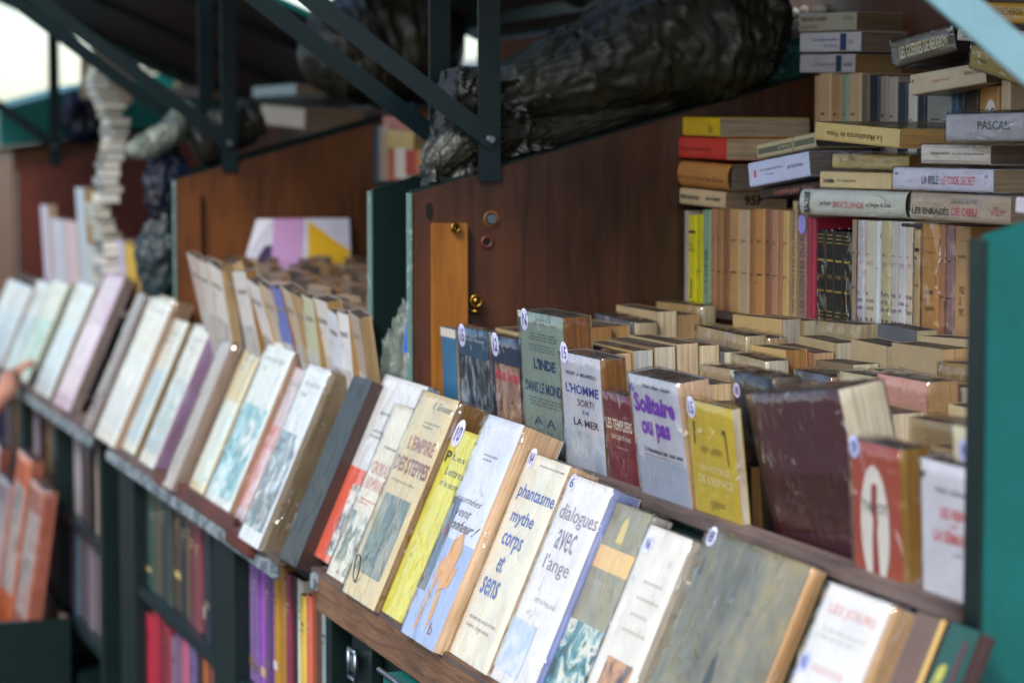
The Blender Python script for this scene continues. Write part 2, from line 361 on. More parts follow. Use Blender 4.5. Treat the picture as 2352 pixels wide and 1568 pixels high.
def add_sleeve(b, amp, flap=True):
    """a crinkled cellophane bag round the book, with a folded top seam"""
    w, t, h = b['_w'], b['_t'], b['_h']; sd = random.uniform(0, 99); g = .0012
    nu = 26; nz = 22
    per = []     # perimeter points: front, fore edge, back, spine
    for i in range(10): per.append((w * i / 10, 0, 0, -1))
    for i in range(4): per.append((w, t * i / 4, 1, 0))
    for i in range(8): per.append((w - w * i / 8, t, 0, 1))
    for i in range(4): per.append((0, t - t * i / 4, -1, 0))
    P = []; n = len(per)
    for k in range(nz + 1):
        f = k / nz; z = -.001 + (h + .002) * f
        for i, (x, y, nx, ny) in enumerate(per):
            q = noise.noise(Vector((x * 30 + sd, y * 30, z * 13 + x * 20))); q2 = abs(noise.noise(Vector((x * 55 - z * 30 + sd, y * 40, z * 22))))
            d = g + amp * (.0006 + .0010 * max(0, q) + .0014 * (1 - q2) ** 8)
            P.append((x + nx * d, y + ny * d * (1 if ny < 0 else .4), z))
    F = [(k * n + i, k * n + (i + 1) % n, (k + 1) * n + (i + 1) % n, (k + 1) * n + i) for k in range(nz) for i in range(n)]
    if flap:    # top closes over the pages toward the back and stands up a little as a seam
        base = nz * n
        rings = 3
        for rr in range(1, rings + 1):
            f = rr / rings
            for i, (x, y, nx, ny) in enumerate(per):
                yy = y + (t * .75 - y) * f; q = noise.noise(Vector((x * 60 + sd, yy * 60, rr)))
                P.append((x + nx * g * (1 - f), yy, h + .002 + .002 * f + .002 * q))
        for rr in range(rings):
            a = base + rr * n; c = a + n
            F += [(a + i, a + (i + 1) % n, c + (i + 1) % n, c + i) for i in range(n)]
    mesh_obj('cellophane_sleeve', P, F, M_SLEEVE, b, smooth=True)
def sticker(bk, x=.02, z=.86, s=.2, txt='6', col='#e6e3ff', a=None):
    w, h = bk['_w'], bk['_h']; a = s * w / h / bk.get('_k', 1.0)
    put(bk, 'front', (x, z, x + s, z + a * 1.0), 'oval', 'price_sticker', col, .0008)
    put(bk, 'front', (x + s * .25, z + a * .22, x + s * .8, z + a * .78), 'text', txt, '#2a2478', .0011, bold=.02)
# ---------------------------------------------------------------- the boxes
ZT = 1.55          # eye height; z below are relative to it
def zz(v): return v + ZT
XB, XBr = -3.988, -2.088
XAr, XA = -4.263, -6.065
X3r, X3 = -6.335, -9.05
YF, YB = 1.2, 2.02
def top_z(y, dz=0): return dz + zz(-.07 + (y - 1.2) * (.212 / .767))      # sloping top edge of the side panels
LDZ = [0]
def lidz(y): return zz(LDZ[0] + .14 - .43 * (y - 1.97))
BR_GROUP = 'iron braces and uprights holding the lids up'
def stall_box(xl, xr, wood_in, label, near=False, ledge_z=-.709, lip=None, lid=True):
    b = empty('bookseller_box', Vector(((xl + xr) / 2, YF, zz(-.68))), label, 'bookstall box', 'open green bookseller boxes in a row')
    T = .024
    prof = [(YF, zz(-.68)), (YB, zz(-.68)), (YB, top_z(YB)), (YF, top_z(YF))]
    for x, inner in ((xl, 1), (xr, -1)):
        # inner wooden lining and outer painted skin are one panel in two skins
        nr = near and inner < 0; T = .030 if nr else .024; dz = -.014 if nr else 0
        x_out = x - inner * T; prof = [(YF, zz(-.68)), (YB, zz(-.68)), (YB, top_z(YB, dz)), (YF, top_z(YF, dz))]
        m = MB().prism_x(prof, *sorted((x, x - inner * T * .55)))
        local(b, m.build('side_lining', wood_in, None, bevel=.0015))
        m = MB().prism_x([(YF - .002, zz(-.68)), (YB, zz(-.68)), (YB, top_z(YB, dz) + .004), (YF - .002, top_z(YF, dz) + .004)], *sorted((x - inner * T * .56, x_out)))
        local(b, m.build('side_panel', G_TEAL if (near and inner < 0) else G_DARK, None, bevel=.0015))
        m = MB().prism_x([(YF - .006, zz(-.68)), (YF - .0025, zz(-.68)), (YF - .0025, top_z(YF, dz)), (YF - .006, top_z(YF, dz))], *sorted((x, x_out)))
        local(b, m.build('edge_strip', G_DARK if (near and inner < 0) else G_EDGE))
    # front panel with its rail: books lean on it inside and outside
    local(b, MB().prism_x([(YF + .02, zz(-.68)), (YF + .04, zz(-.68)), (YF + .018, zz(-.468)), (YF - .002, zz(-.468))], xl + .002, xr - .002).build('front_panel', G_DARK))
    local(b, MB().prism_x([(YF - .012, zz(-.466)), (YF + .018, zz(-.466)), (YF + .018, zz(-.447)), (YF - .012, zz(-.447))], xl + .002, xr - .002).build('front_rail', W_LEDGE, None, bevel=.003))
    local(b, MB().box((xl, YF + .03, zz(-.70)), (xr, YB, zz(-.682))).build('floor_board', W_LEDGE))
    local(b, MB().box((xl + .001, YB - .02, zz(-.68)), (xr - .001, YB - .002, lidz(YB) - .035)).build('back_panel', W_DARK))
    local(b, MB().box((xl + .002, 1.695, zz(-.285)), (xr - .002, YB - .022, zz(-.272))).build('rear_shelf', W_LEDGE))
    local(b, MB().box((xl + .002, 1.702, zz(-.68)), (xr - .002, 1.712, zz(-.286))).build('shelf_front', W_DARK))
    # display ledge outside, with a lip
    yb = 1.05; z0 = zz(ledge_z)
    dl = local(b, MB().prism_x([(yb - .03, z0 - .018), (YF + .018, z0 - .018), (YF + .018, z0 - .002), (yb - .03, z0 - .002)], xl - .02, xr + .02).build('display_ledge', W_LEDGE))
    local(b, MB().prism_x([(1.165, z0), (1.175, z0), (YF - .004, zz(-.475)), (YF - .014, zz(-.475))], xl, xr).build('lean_board', G_DARK))
    # lid: framed plywood, painted outside
    if lid:
        y0, y1 = .68, YB + .02
        L = local(b, MB().prism_x([(y0, lidz(y0)), (y1, lidz(y1)), (y1, lidz(y1) + .01), (y0, lidz(y0) + .01)], xl - .03, xr + .03).build('lid_lining', W_LID))
        local(b, MB().prism_x([(y0 - .01, lidz(y0) + .012), (y1, lidz(y1) + .012), (y1, lidz(y1) + .03), (y0 - .01, lidz(y0) + .03)], xl - .04, xr + .04).build('lid', G_TEAL))
        for k, (ya, yb2) in enumerate(((.7, .76), (1.95, 2.03))):
            local(b, MB().prism_x([(ya, lidz(ya) - .03), (yb2, lidz(yb2) - .03), (yb2, lidz(yb2) - .001), (ya, lidz(ya) - .001)], xl - .03, xr + .03).build('lid_rail', G_DARK))
        n = 3
        for k in range(n):
            x = xl + (xr - xl) * (k + .5) / n
            local(b, MB().prism_x([(.765, lidz(.765) - .025), (1.945, lidz(1.945) - .025), (1.945, lidz(1.945) - .001), (.765, lidz(.765) - .001)], x - .015, x + .015).build('lid_rib', G_DARK))
    return b
def iron(b, x, side, mat=G_METAL, wid=.034):
    """upright bar and folding brace bolted to a side panel"""
    y0 = 1.315
    xo = x + side * .003; x1 = x + side * .0075
    a, c = sorted((xo, x1))
    u = local(b, MB().box((a, y0, top_z(y0) - .10 if side < 0 else top_z(y0) - .012), (c, y0 + .041, lidz(y0 + .04) - .001)).build('upright', G_METAL, None, bevel=.001))
    xo = x + side * .0085; x1 = x + side * .0135; a, c = sorted((xo, x1))
    p0 = Vector((0, 1.336, zz(.022))); p1 = Vector((0, .74, 0)); p1.z = p0.z + (p0.y - .74) * .74
    d = (p1 - p0).normalized(); q = Vector((0, -d.z, d.y)) * (wid / 2)
    e = d * .012
    prof = [p0 - e * .9 + q * .55, p0 - e * .9 - q * .55, p0 - e * .2 - q, p1 - q, p1 + q, p0 - e * .2 + q]
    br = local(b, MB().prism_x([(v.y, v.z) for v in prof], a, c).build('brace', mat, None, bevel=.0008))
    xe = c if side > 0 else a
    bo = MB().cyl((xe, p0.y, p0.z), (xe + side * .005, p0.y, p0.z), .0085, .006).build('bolt', M_STEEL)
    local(b, bo); bpy.context.view_layer.update(); w_ = bo.matrix_world.copy(); bo.parent = br; bo.matrix_parent_inverse = Matrix(); 
LDZ[0] = .2
boxB = stall_box(XB, XBr, W_DARK, 'nearest open box with dark reddish brown sides full of paperbacks', near=True)
iron(boxB, XB, 1); iron(boxB, XBr, 1, mat=G_SKYLIT, wid=.036); LDZ[0] = .2
boxA = stall_box(XA, XAr, W_ORANGE, 'middle open box with orange brown side and a pink and yellow magazine', ledge_z=-.73)
iron(boxA, XA, 1); iron(boxA, XAr, -1); LDZ[0] = .05
box3 = stall_box(X3, X3r, W_RED, 'farthest open box at the left with dark red side', ledge_z=-.73)
iron(box3, X3, 1); iron(box3, X3r, -1)
# dark lintel of the next closed box, seen above box3
b4 = empty('bookseller_box', Vector((-10, 1.6, zz(-.68))), 'closed teal green box beyond the farthest open one', 'bookstall box')
local(b4, MB().prism_x([(1.2, zz(-.68)), (2.05, zz(-.68)), (2.05, zz(.12)), (1.2, zz(0))], -10.9, -9.2).build('box_body', W_ORANGE, None, bevel=.004))
local(b4, MB().prism_x([(1.15, zz(.022)), (2.08, zz(.142)), (2.08, zz(.30)), (1.62, zz(.29)), (1.15, zz(.16))], -10.95, -9.15).build('lid', G_TEAL, None, bevel=.006))
local(b4, MB().box((-10.1, 1.135, zz(-.02)), (-10.04, 1.149, zz(.05))).build('hasp', M_STEEL))
local(boxB, MB().box((XAr - .08, YB + .003, zz(-.3)), (XB + .05, YB + .02, zz(.318))).build('sky_gap_blocker', W_DARK))  # added board that blocks the bright sky between the two boxes
# fittings on the near box's left wall
def onBw(x, y): return onX(x, y, XB)
bt0 = onBw(988, 512); bt1 = onBw(1068, 512)
local(boxB, MB().prism_x([(bt0.y, zz(-.62)), (bt1.y, zz(-.62)), (bt1.y, bt1.z), (bt0.y, bt0.z)], XB + .001, XB + .018).build('batten', W_BATTEN, None, bevel=.0015))
p = onBw(1036, 523); local(boxB, MB().cyl((XB + .018, p.y, p.z), (XB + .024, p.y, p.z), .006).torus((XB + .026, p.y, p.z), (1, 0, 0), .007, .002).build('latch_pin', M_BRASS, None, smooth=True))
p = onBw(1128, 503); local(boxB, MB().cyl((XB + .0005, p.y, p.z), (XB + .006, p.y, p.z), .0105, .009, 8).build('bolt_head', M_STEEL))
m = MB().torus((XB + .001, p.y, p.z), (1, 0, 0), .0125, .0015); local(boxB, m.build('bolt_ring', W_BATTEN, None, smooth=True))
p = onBw(1118, 556); local(boxB, MB().torus((XB + .001, p.y, p.z), (1, 0, 0), .009, .003).build('screw_cup', W_RED, None, smooth=True))
local(boxB, MB().cyl((XB + .0002, p.y, p.z), (XB + .001, p.y, p.z), .007).build('screw_hole', ink('#0c0806')))
p = onBw(1089, 690); m = MB().torus((XB + .012, p.y, p.z), (1, -.2, 0), .0095, .0024).cyl((XB + .009, p.y, p.z), (XB + .015, p.y, p.z), .0055)
m.torus((XB + .012, p.y - .001, p.z - .0175), (0, 0, 1), .008, .0025); m.cyl((XB, p.y, p.z - .02), (XB + .014, p.y, p.z - .02), .004)
local(boxB, m.build('ring_hook', M_BRASS, None, smooth=True))
p = onBw(985, 480); local(boxB, MB().poly([(XB + .0006, p.y + a, p.z + b_) for a, b_ in ((-.006, .004), (0, .012), (.006, .008), (.008, -.01), (.002, -.022), (-.005, -.012))], [(0, 5, 4, 3, 2, 1)]).build('dark_stain', ink('#170a06')))
# batten on box A
p0 = onX(420, 443, XA); p1 = onX(458, 443, XA)
local(boxA, MB().prism_x([(p0.y, zz(-.62)), (p1.y, zz(-.62)), (p1.y, p1.z), (p0.y, p0.z)], XA + .001, XA + .018).build('batten', W_ORANGE, None, bevel=.0015))
# hanging hook coil on the dark brace of box A right side
s = MB()
for k in range(4): s.torus((XAr + .03, 1.297, zz(-.028 - .006 * k)), (0, .15, 1), .010, .0028, 20, 8)
s.cyl((XAr + .03, 1.306, zz(.035)), (XAr + .03, 1.303, zz(-.03)), .0025)
local(boxA, s.build('hook_spring', G_METAL, None, smooth=True))
# lips that hold the outside books
def lip(b, x0, x1, y, z, hgt, mat, notch=None):
    M = MB().prism_x([(y - .03, z - hgt * .45), (y - .018, z - hgt * .5), (y - .012, z + hgt * .4), (y - .024, z + hgt * .45)], x0, x1)
    o = local(b, M.build('ledge_lip', mat, None, bevel=.002)); return o
TH = R(23.5)
lip(boxB, XB + .03, XBr + .05, 1.045, zz(-.742), .075, W_LIP)
lip(boxA, -5.45, -4.62, 1.045, zz(-.735), .045, W_RED)
local(boxA, MB().box((XA - .0, 1.012, zz(-.775)), (XAr + .01, 1.024, zz(-.7485))).build('ledge_edge', G_WORN, None, bevel=.003))
local(boxA, MB().box((-4.61, 1.0, zz(-.76)), (-4.40, 1.02, zz(-.728))).build('lip_block', W_RED, None, bevel=.003))
local(box3, MB().box((X3, 1.012, zz(-.775)), (X3r + .01, 1.024, zz(-.745))).build('ledge_edge', G_WORN, None, bevel=.003))
local(boxB, MB().box((XB - .0, 1.012, zz(-.745)), (XB + .03, 1.03, zz(-.715))).build('lip_bracket', G_WORN, None, bevel=.003))
# ---------------------------------------------------------------- setting
PV = paint('grey asphalt pavement', '#3e3c39', .9, wscale=8, bump=.4)
tag(MB().box((-60, -9, -.3), (30, 2.3, 0)).build('pavement', PV), kind='structure')
tag(MB().poly([(-60, -9.01, -.14), (30, -9.01, -.14), (30, -40, -.14), (-60, -40, -.14)], [(0, 1, 2, 3)]).build('road', paint('asphalt', '#3c3c3e', .85, wscale=5)), kind='structure')
STN = paint('limestone blocks', '#b5a88f', .9, wscale=6, bump=.5)
pw = tag(MB().box((-60, 1.45, 0), (30, 2.0, .82)).build('parapet_wall', STN), 'low pale stone parapet wall behind the boxes', 'wall')
WTR, _nt, _b = newmat('river water'); _b.inputs['Base Color'].default_value = (.05, .07, .06, 1); _b.inputs['Roughness'].default_value = .12
tag(MB().poly([(-500, 2.31, -6), (400, 2.31, -6), (400, 500, -6), (-500, 500, -6)], [(0, 1, 2, 3)]).build('water', WTR), kind='structure')
tag(MB().box((-500, 2.0, -6.5), (400, 2.28, -.31)).build('quay', STN), kind='structure')
# buildings and trees across the water, small and out of focus behind the boxes
def building(x, y, wd, hg, col, label):
    b = empty('building', Vector((x, y, -6)), label, 'building')
    mt = paint('facade ' + col, col, .85, wscale=.4); rf = paint('zinc roof', '#66707a', .5, wscale=1)
    local(b, MB().box((x - wd / 2, y, -6), (x + wd / 2, y + 12, hg)).build('wall', mt))
    local(b, MB().poly([(x - wd / 2 - .3, y - .3, hg + .02), (x + wd / 2 + .3, y - .3, hg + .02), (x + wd / 2 + .3, y + 12.3, hg + .02), (x - wd / 2 - .3, y + 12.3, hg + .02), (x - wd / 2 + 1.5, y + 2.5, hg + 4), (x + wd / 2 - 1.5, y + 2.5, hg + 4), (x + wd / 2 - 1.5, y + 9.5, hg + 4), (x - wd / 2 + 1.5, y + 9.5, hg + 4)],
        [(0, 3, 2, 1), (4, 5, 6, 7), (0, 1, 5, 4), (1, 2, 6, 5), (2, 3, 7, 6), (3, 0, 4, 7)]).build('roof', rf))
    nx = int(wd / 2.6)
    for r in range(4):
        for c in range(nx):
            xx = x - wd / 2 + wd * (c + .5) / nx; z = hg - 3 - r * 3.4
            fr = local(b, MB().box((xx - .6, y - .06, z - 1), (xx + .6, y - .003, z + 1)).build('window', ink('#2b3138')))
building(-150, 42, 30, 3, '#c9bba4', 'cream stone building with grey roof across the river')
building(-112, 46, 26, 2, '#b7a78c', 'tan stone building across the river nearer the stall')
class Stuff:
    def __init__(s): s.v = []; s.f = []; s.mi = []; s.mats = []
    def m(s, col):
        k = ink(col)
        if k not in s.mats: s.mats.append(k)
        return s.mats.index(k)
    def book(s, O, ax, az, w, t, h, cov, pag):
        ax = Vector(ax).normalized(); az = Vector(az).normalized(); ay = az.cross(ax); O = Vector(O); c = .001
        for (x0, y0, z0), (x1, y1, z1), col in (((0, 0, 0), (w, c, h), cov), ((0, t - c, 0), (w, t, h), cov), ((0, c, 0), (c, t - c, h), cov), ((c, c, .001), (w - .002, t - c, h - .001), pag)):
            q = MB().box((x0, y0, z0), (x1, y1, z1)); k = len(s.v); s.v += [O + ax * p.x + ay * p.y + az * p.z for p in q.v]; s.f += [tuple(i + k for i in f) for f in q.f]; s.mi += [s.m(col)] * 6
    def build(s, name, label, cat):
        me = bpy.data.meshes.new(name); me.from_pydata([tuple(v) for v in s.v], [], s.f); me.polygons.foreach_set('material_index', s.mi) if False else None
        for k in s.mats: me.materials.append(k)
        for p, i in zip(me.polygons, s.mi): p.material_index = i
        o = bpy.data.objects.new(name, me); COL.objects.link(o); return tag(o, label, cat, kind='stuff')
STF = Stuff()
# ---------------------------------------------------------------- front display of the near box (tilted books)
UPD = Vector((0, math.sin(TH), math.cos(TH))); NB = Vector((0, -math.cos(TH), math.sin(TH)))
XX = Vector((1, 0, 0))
def disp(name_label, TL, TR, t, cov, pag, ledz=-.709, back=(1.0805, -.0), leanY=1.187, topz=-.455, **kw):
    """book leaning on the outside of the box: TL/TR are where its top corners stand, t its thickness"""
    Pb = Vector((0, leanY, zz(topz)))            # a point of the common back plane
    Pf = Pb + NB * t
    a = onPl(TL[0], TL[1], Pf, NB); c = onPl(TR[0], TR[1], Pf, NB)
    zb = zz(ledz); h = (a.z - zb) / math.cos(TH) - .0
    O = a - UPD * h
    w = abs(c.x - a.x)
    roll = math.atan2((c - a).dot(UPD), w) if kw.pop('useroll', False) else 0
    return book(O, XX, UPD, w, t, h - t * math.sin(TH) * 0, cov, pag, name_label, 'books leaning on the outside of the near box', **kw)
d1 = disp('tall white and orange book, leftmost on the near ledge', (885, 858), (985, 885), .022, '#e9e6e0', '#8fa0b8', sleeve=1)
put(d1, 'front', (0, 0, 1, .5), 'quad', 'colour_band', '#e8684a', .0004)
put(d1, 'front', (.3, .04, .95, .42), 'quad', 'cover_picture', art(['#e9e4d8', '#e9e4d8', '#4a4a44', '#e8684a'], 25), .0007)
put(d1, 'front', (.25, .78, .8, .82), 'lines', (1, 6), '#8c8c8c'); put(d1, 'front', (.2, .66, .85, .72), 'lines', (2, 6), '#9a9a9a')
d2 = disp('narrow cream book with red title, crumpled wrap, beside the brown paged tome', (908, 926), (968, 940), .045, '#e8dfc8', '#c9b48c', sleeve=1.6)
put(d2, 'front', (.1, .60, .9, .67), 'text', 'CROISADE', '#c65a4c'); put(d2, 'front', (.1, .51, .8, .58), 'text', 'ROMANE', '#c65a4c')
put(d2, 'front', (.2, .74, .8, .77), 'lines', (1, 5), '#7d7668'); put(d2, 'front', (.1, .42, .8, .46), 'lines', (2, 5), '#c65a4c')
put(d2, 'front', (.03, .03, .97, .38), 'quad', 'cover_picture', art(['#e8dfc8', '#dcd6c4', '#57685c', '#38383a'], 22), .0007)
d3 = disp('tan tome on steppe empires with thick golden brown page edges', (972, 895), (1058, 912), .062, '#dcc796', '#8a6428', sleeve=1.2)
put(d3, 'front', (.18, .72, .9, .79), 'text', "L'EMPIRE", '#a5664a', bold=.03); put(d3, 'front', (.05, .61, .97, .685), 'text', 'DES STEPPES', '#8c4c34', bold=.03)
put(d3, 'front', (.3, .83, .8, .87), 'lines', (2, 5), '#8d8666'); put(d3, 'front', (.1, .55, .8, .58), 'lines', (1, 8), '#a79468')
put(d3, 'front', (.12, .12, .85, .5), 'quad', 'cover_picture', art(['#b5a78a', '#8d8d80', '#4f6661', '#5d5b66'], 20, (1, 1, .5)), .0007)
put(d3, 'front', (.45, .93, .95, .965), 'text', 'R. Grousset', '#4a4436', slant=.1)
local(d3, MB().torus(d3.matrix_world @ Vector((.05, -.006, .045)), d3.matrix_world.to_3x3() @ Vector((.1, 1, .2)), .022, .0011).build('elastic_loop', ink('#16241f'), None, smooth=True))
d4 = disp('bright yellow thin book squeezed beside the thick tan tome', (1045, 980), (1108, 1000), .05, '#e6dc48', '#cfc04a', sleeve=1.2)
sticker(d4, .05, .9, .34, '10'); put(d4, 'front', (.1, .82, .28, .88), 'text', 'P', '#2b2a10', bold=.03)
put(d4, 'front', (.35, .84, .8, .87), 'text', 'Les', '#4b4a28'); put(d4, 'front', (.3, .76, .95, .8), 'text', 'Lettres', '#33331a'); put(d4, 'front', (.25, .7, .95, .735), 'text', 'et le secret', '#33331a')
d5 = disp('white and pale blue book with an orange dancing figure', (1122, 950), (1205, 975), .066, '#dfe2ee', '#e8c39a', sleeve=1.3)
put(d5, 'front', (.0, 0, 1, .45), 'quad', 'colour_band', '#9fb1d6', .0004)
put(d5, 'front', (.3, .80, .7, .84), 'lines', (2, 5), '#8a8a92')
put(d5, 'front', (.05, .60, .75, .64), 'text', 'journées', '#4a2230', slant=.15); put(d5, 'front', (.05, .55, .6, .59), 'text', 'vivent', '#4a2230', slant=.15); put(d5, 'front', (.12, .49, .9, .54), 'text', 'bonheur !', '#4a2230', slant=.2, bold=.02)
put(d5, 'front', (0, .2, .22, .62), 'quad', 'cover_picture', art(['#8a4a44', '#4b6a80', '#223a5a'], 15), .0007)
for P_ in ([(.45, .45), (.62, .5), (.75, .42), (.7, .33), (.82, .36), (.75, .26), (.6, .24), (.66, .14), (.6, .05), (.55, .16), (.5, .24), (.42, .3), (.38, .2), (.36, .04), (.3, .05), (.34, .22), (.3, .33), (.42, .38)],):
    put(d5, 'front', (0, 0, 1, 1), 'poly', P_, '#d99a52', .0009)
put(d5, 'front', (0.7, .05, .8, .1), 'text', 'b', '#8a2a3a', .0009)
d6 = disp('cream book with blue lowercase title phantasme mythe corps et sens', (1216, 1037), (1312, 1068), .045, '#ece5cf', '#ecc8a0', sleeve=1.3)
for tx, u0, u1, v in (('phantasme', .12, .98, .77), ('mythe', .18, .72, .65), ('corps', .18, .66, .53), ('et', .3, .44, .43), ('sens', .14, .55, .31)):
    put(d6, 'front', (u0, v, u1, v + .085), 'text', tx, '#3c5aa6', bold=.015)
put(d6, 'front', (.35, .945, .95, .965), 'lines', (1, 9), '#9a8468'); put(d6, 'front', (.15, .19, .8, .205), 'text', 'RECHERCHES SUR LES MYTHES', '#8a6a5a'); put(d6, 'front', (.15, .15, .72, .165), 'text', 'DANS LE MONDE', '#8a6a5a')
sticker(d6, .03, .925, .18, 'N4')
d7 = disp('white book titled dialogues avec l\'ange with lavender page edge', (1312, 1087), (1412, 1117), .042, '#eeeae6', '#8c9ad0', sleeve=1.3)
for tx, u0, u1, v in (('dialogues', .1, .97, .77), ('avec', .25, .68, .655), ("l'ange", .18, .78, .53)):
    put(d7, 'front', (u0, v, u1, v + .095), 'text', tx, '#7d6f86')
put(d7, 'front', (.3, .4, .8, .42), 'text', 'GITTA MALLASZ', '#a5989a'); put(d7, 'front', (0, .05, .6, .3), 'quad', 'cover_picture', art(['#eeeae6', '#dfe2ee', '#b9c8e0', '#a6c6cc'], 14), .0007); sticker(d7, .03, .92, .16, '6')
d8 = disp('khaki picture cover book with a pale orange band', (1405, 1147), (1505, 1170), .03, '#8f8a6e', '#b8b6b0', sleeve=1.3)
put(d8, 'front', (.0, .0, 1, 1), 'quad', 'cover_picture', art(['#5d5f45', '#8f8a6e', '#9c957a', '#a8a184'], 12), .0003)
put(d8, 'front', (0, .68, 1, .79), 'quad', 'colour_band', '#e6c07a', .0006); put(d8, 'front', (.45, .82, .6, .95), 'poly', [(0, 0), (1, 0), (.9, .8), (.5, 1), (.1, .8)], '#d9bd6a', .0006)
put(d8, 'front', (.1, .6, .6, .63), 'text', 'LE CHEMIN', '#b8b4a0'); put(d8, 'front', (0, 0, 1, .42), 'quad', 'cover_picture', art(['#1c5a66', '#e8e6d2', '#3f8a96', '#41503a', '#7a7a5c'], 20), .0007)
d9 = disp('cream book with faint grey title above a small painting', (1492, 1202), (1592, 1237), .03, '#efe8dc', '#ddd2c0', sleeve=1.3)
for v in (.72, .64, .56, .48): put(d9, 'front', (.3, v, .85, v + .035), 'lines', (1, 5), '#c3bba8')
put(d9, 'front', (.25, .0, .85, .36), 'quad', 'cover_picture', art(['#1d2340', '#6a3428', '#d8a06a', '#402030', '#a8b0c0'], 14), .0007); sticker(d9, .05, .86, .2, 'N6')
d10 = disp('broad khaki painted landscape cover, largest book on the near ledge', (1627, 1214), (1862, 1300), .022, '#8a8468', '#eec08a', sleeve=1.6)
put(d10, 'front', (0, 0, 1, 1), 'quad', 'cover_picture', art(['#4a4434', '#6a644c', '#7f7860', '#9a8a5e', '#6b6752'], 8, (1, 1, .7), .3), .0003)
put(d10, 'front', (.42, .0, .6, .55), 'poly', [(0, 0), (1, 0), (.75, .4), (.8, .8), (.6, 1), (.4, .85), (.45, .5), (.1, .2)], '#2f2a22', .0006); sticker(d10, .02, .93, .09, '8')
put(d10, 'front', (.06, .8, .1, .88), 'poly', [(0, 0), (1, .2), (.7, 1), (.2, .8)], '#3b362c', .0006)
d11 = disp('white book with faded red lettering second from the near end', (1905, 1335), (2050, 1388), .03, '#f0ece8', '#eec696', sleeve=1.2)
put(d11, 'front', (.15, .88, .9, .93), 'text', 'LES JOURS', '#dd8f80'); put(d11, 'front', (.2, .66, .75, .69), 'lines', (2, 6), '#de9d94'); put(d11, 'front', (.1, .78, .9, .84), 'lines', (2, 5), '#cfc8bd')
sticker(d11, .02, .64, .16, 'N2', col='#c9cdf8')
d12 = disp('dark green book with yellow stripe at the near end of the ledge', (2105, 1400), (2175, 1425), .02, '#6e5345', '#5d463c')
put(d12, 'front', (.86, 0, 1.0, 1), 'quad', 'colour_band', '#e0b45e', .0006)
d13 = disp('dark green glossy book against the teal panel', (2182, 1425), (2252, 1450), .02, '#0d4a3e', '#4b2c2c')
put(d13, 'front', (.15, .55, .45, .85), 'text', 'g', '#b9b24a', bold=.03); put(d13, 'front', (.62, 0, .82, .95), 'quad', 'colour_band', '#4b2c2c', .0006)
# ---------------------------------------------------------------- books filed inside the near box
def filed(TL, TR, ytop, lean, t, cov, pag, label, hb=None, rollx=0, grp='books filed upright in the near box', **kw):
    a = onY(TL[0], TL[1], ytop); c = onY(TR[0], TR[1], ytop); w = c.x - a.x
    zb = zz(-.672); L = R(lean); az = Vector((-rollx, -math.sin(L), math.cos(L))).normalized(); h = (a.z - zb) / az.z
    b = book(a - az * h, Vector((az.z, 0, rollx)).normalized() if rollx else XX, az, w, t, h, cov, pag, label, grp, **kw); b['_k'] = (a.z - zz(-.45)) / (a.z - zz(-.672)); return b
f1 = filed((1012, 750), (1046, 762), 1.235, 2, .012, '#2f6a8e', '#d9cdb4', 'small blue paperback with pale top beside the orange batten')
put(f1, 'front', (0, .9, 1, 1), 'quad', 'colour_band', '#cfc5ba')
f2 = filed((1050, 748), (1120, 772), 1.222, 3, .016, '#26485f', '#e3dcc8', 'navy book with a grey ghostly photo cover', sleeve=1.2)
put(f2, 'front', (0, .0, 1, .72), 'quad', 'cover_picture', art(['#0b0e12', '#171d24', '#303a44', '#9fabb3', '#c6ccd0'], 22, (1, 1, .6)), .0005)
put(f2, 'front', (0, .72, 1, .99), 'quad', 'colour_band', '#27506c', .0004); put(f2, 'front', (.15, .87, .9, .91), 'text', 'Georges Alquier', '#d8dde0', .0008); sticker(f2, .04, .8, .24, '15')
f3 = filed((1124, 768), (1194, 792), 1.215, 3, .016, '#1a3050', '#e3dcc8', 'dark blue book with pink script title', sleeve=1.2)
put(f3, 'front', (.15, .1, .95, .74), 'quad', 'cover_picture', art(['#4b1f28', '#9a7058', '#c6ab92', '#b5843a'], 16), .0005)
put(f3, 'front', (.18, .58, .93, .70), 'text', 'Mona Swann', '#d8475c', .0009, bold=.02, slant=.08); sticker(f3, .06, .8, .26, '12')
f4 = filed((1192, 712), (1291, 742), 1.212, 3, .045, '#8fa192', '#8a5a2a', 'tall grey green book with a blue title about India', sleeve=1.4)
put(f4, 'front', (.3, .60, .8, .68), 'text', "L'INDE", '#1f3f66', bold=.05); put(f4, 'front', (.08, .43, .97, .51), 'text', 'DANS LE MONDE', '#1f3f66', bold=.03)
put(f4, 'front', (.4, .945, .75, .965), 'text', 'CERCLE', '#1b2a50', bold=.02); put(f4, 'front', (.15, .925, .85, .928), 'quad', 'colour_band', '#3b4a55')
put(f4, 'front', (.2, .80, .85, .86), 'lines', (3, 7), '#41585c'); put(f4, 'front', (.2, .72, .8, .78), 'lines', (3, 7), '#5b7070'); put(f4, 'front', (.1, .33, .9, .4), 'lines', (3, 8), '#4e6262')
put(f4, 'front', (.25, .2, .75, .26), 'text', 'A A', '#1f3f66'); sticker(f4, .04, .86, .18, 'N')
f5 = filed((1284, 806), (1376, 838), 1.2, 4, .04, '#d3d3db', '#93642e', 'pale grey novel with navy title L\'HOMME SORTI DE LA MER', sleeve=1.1)
put(f5, 'front', (.15, .815, .9, .85), 'text', 'HENRY de MONFREID', '#27335e', bold=.01)
put(f5, 'front', (.12, .66, .94, .745), 'text', "L'HOMME", '#2b3f96', bold=.02); put(f5, 'front', (.4, .56, .8, .62), 'text', 'SORTI', '#5a2d44', bold=.01); put(f5, 'front', (.52, .495, .68, .525), 'text', 'DE', '#2f4ea6', bold=.02)
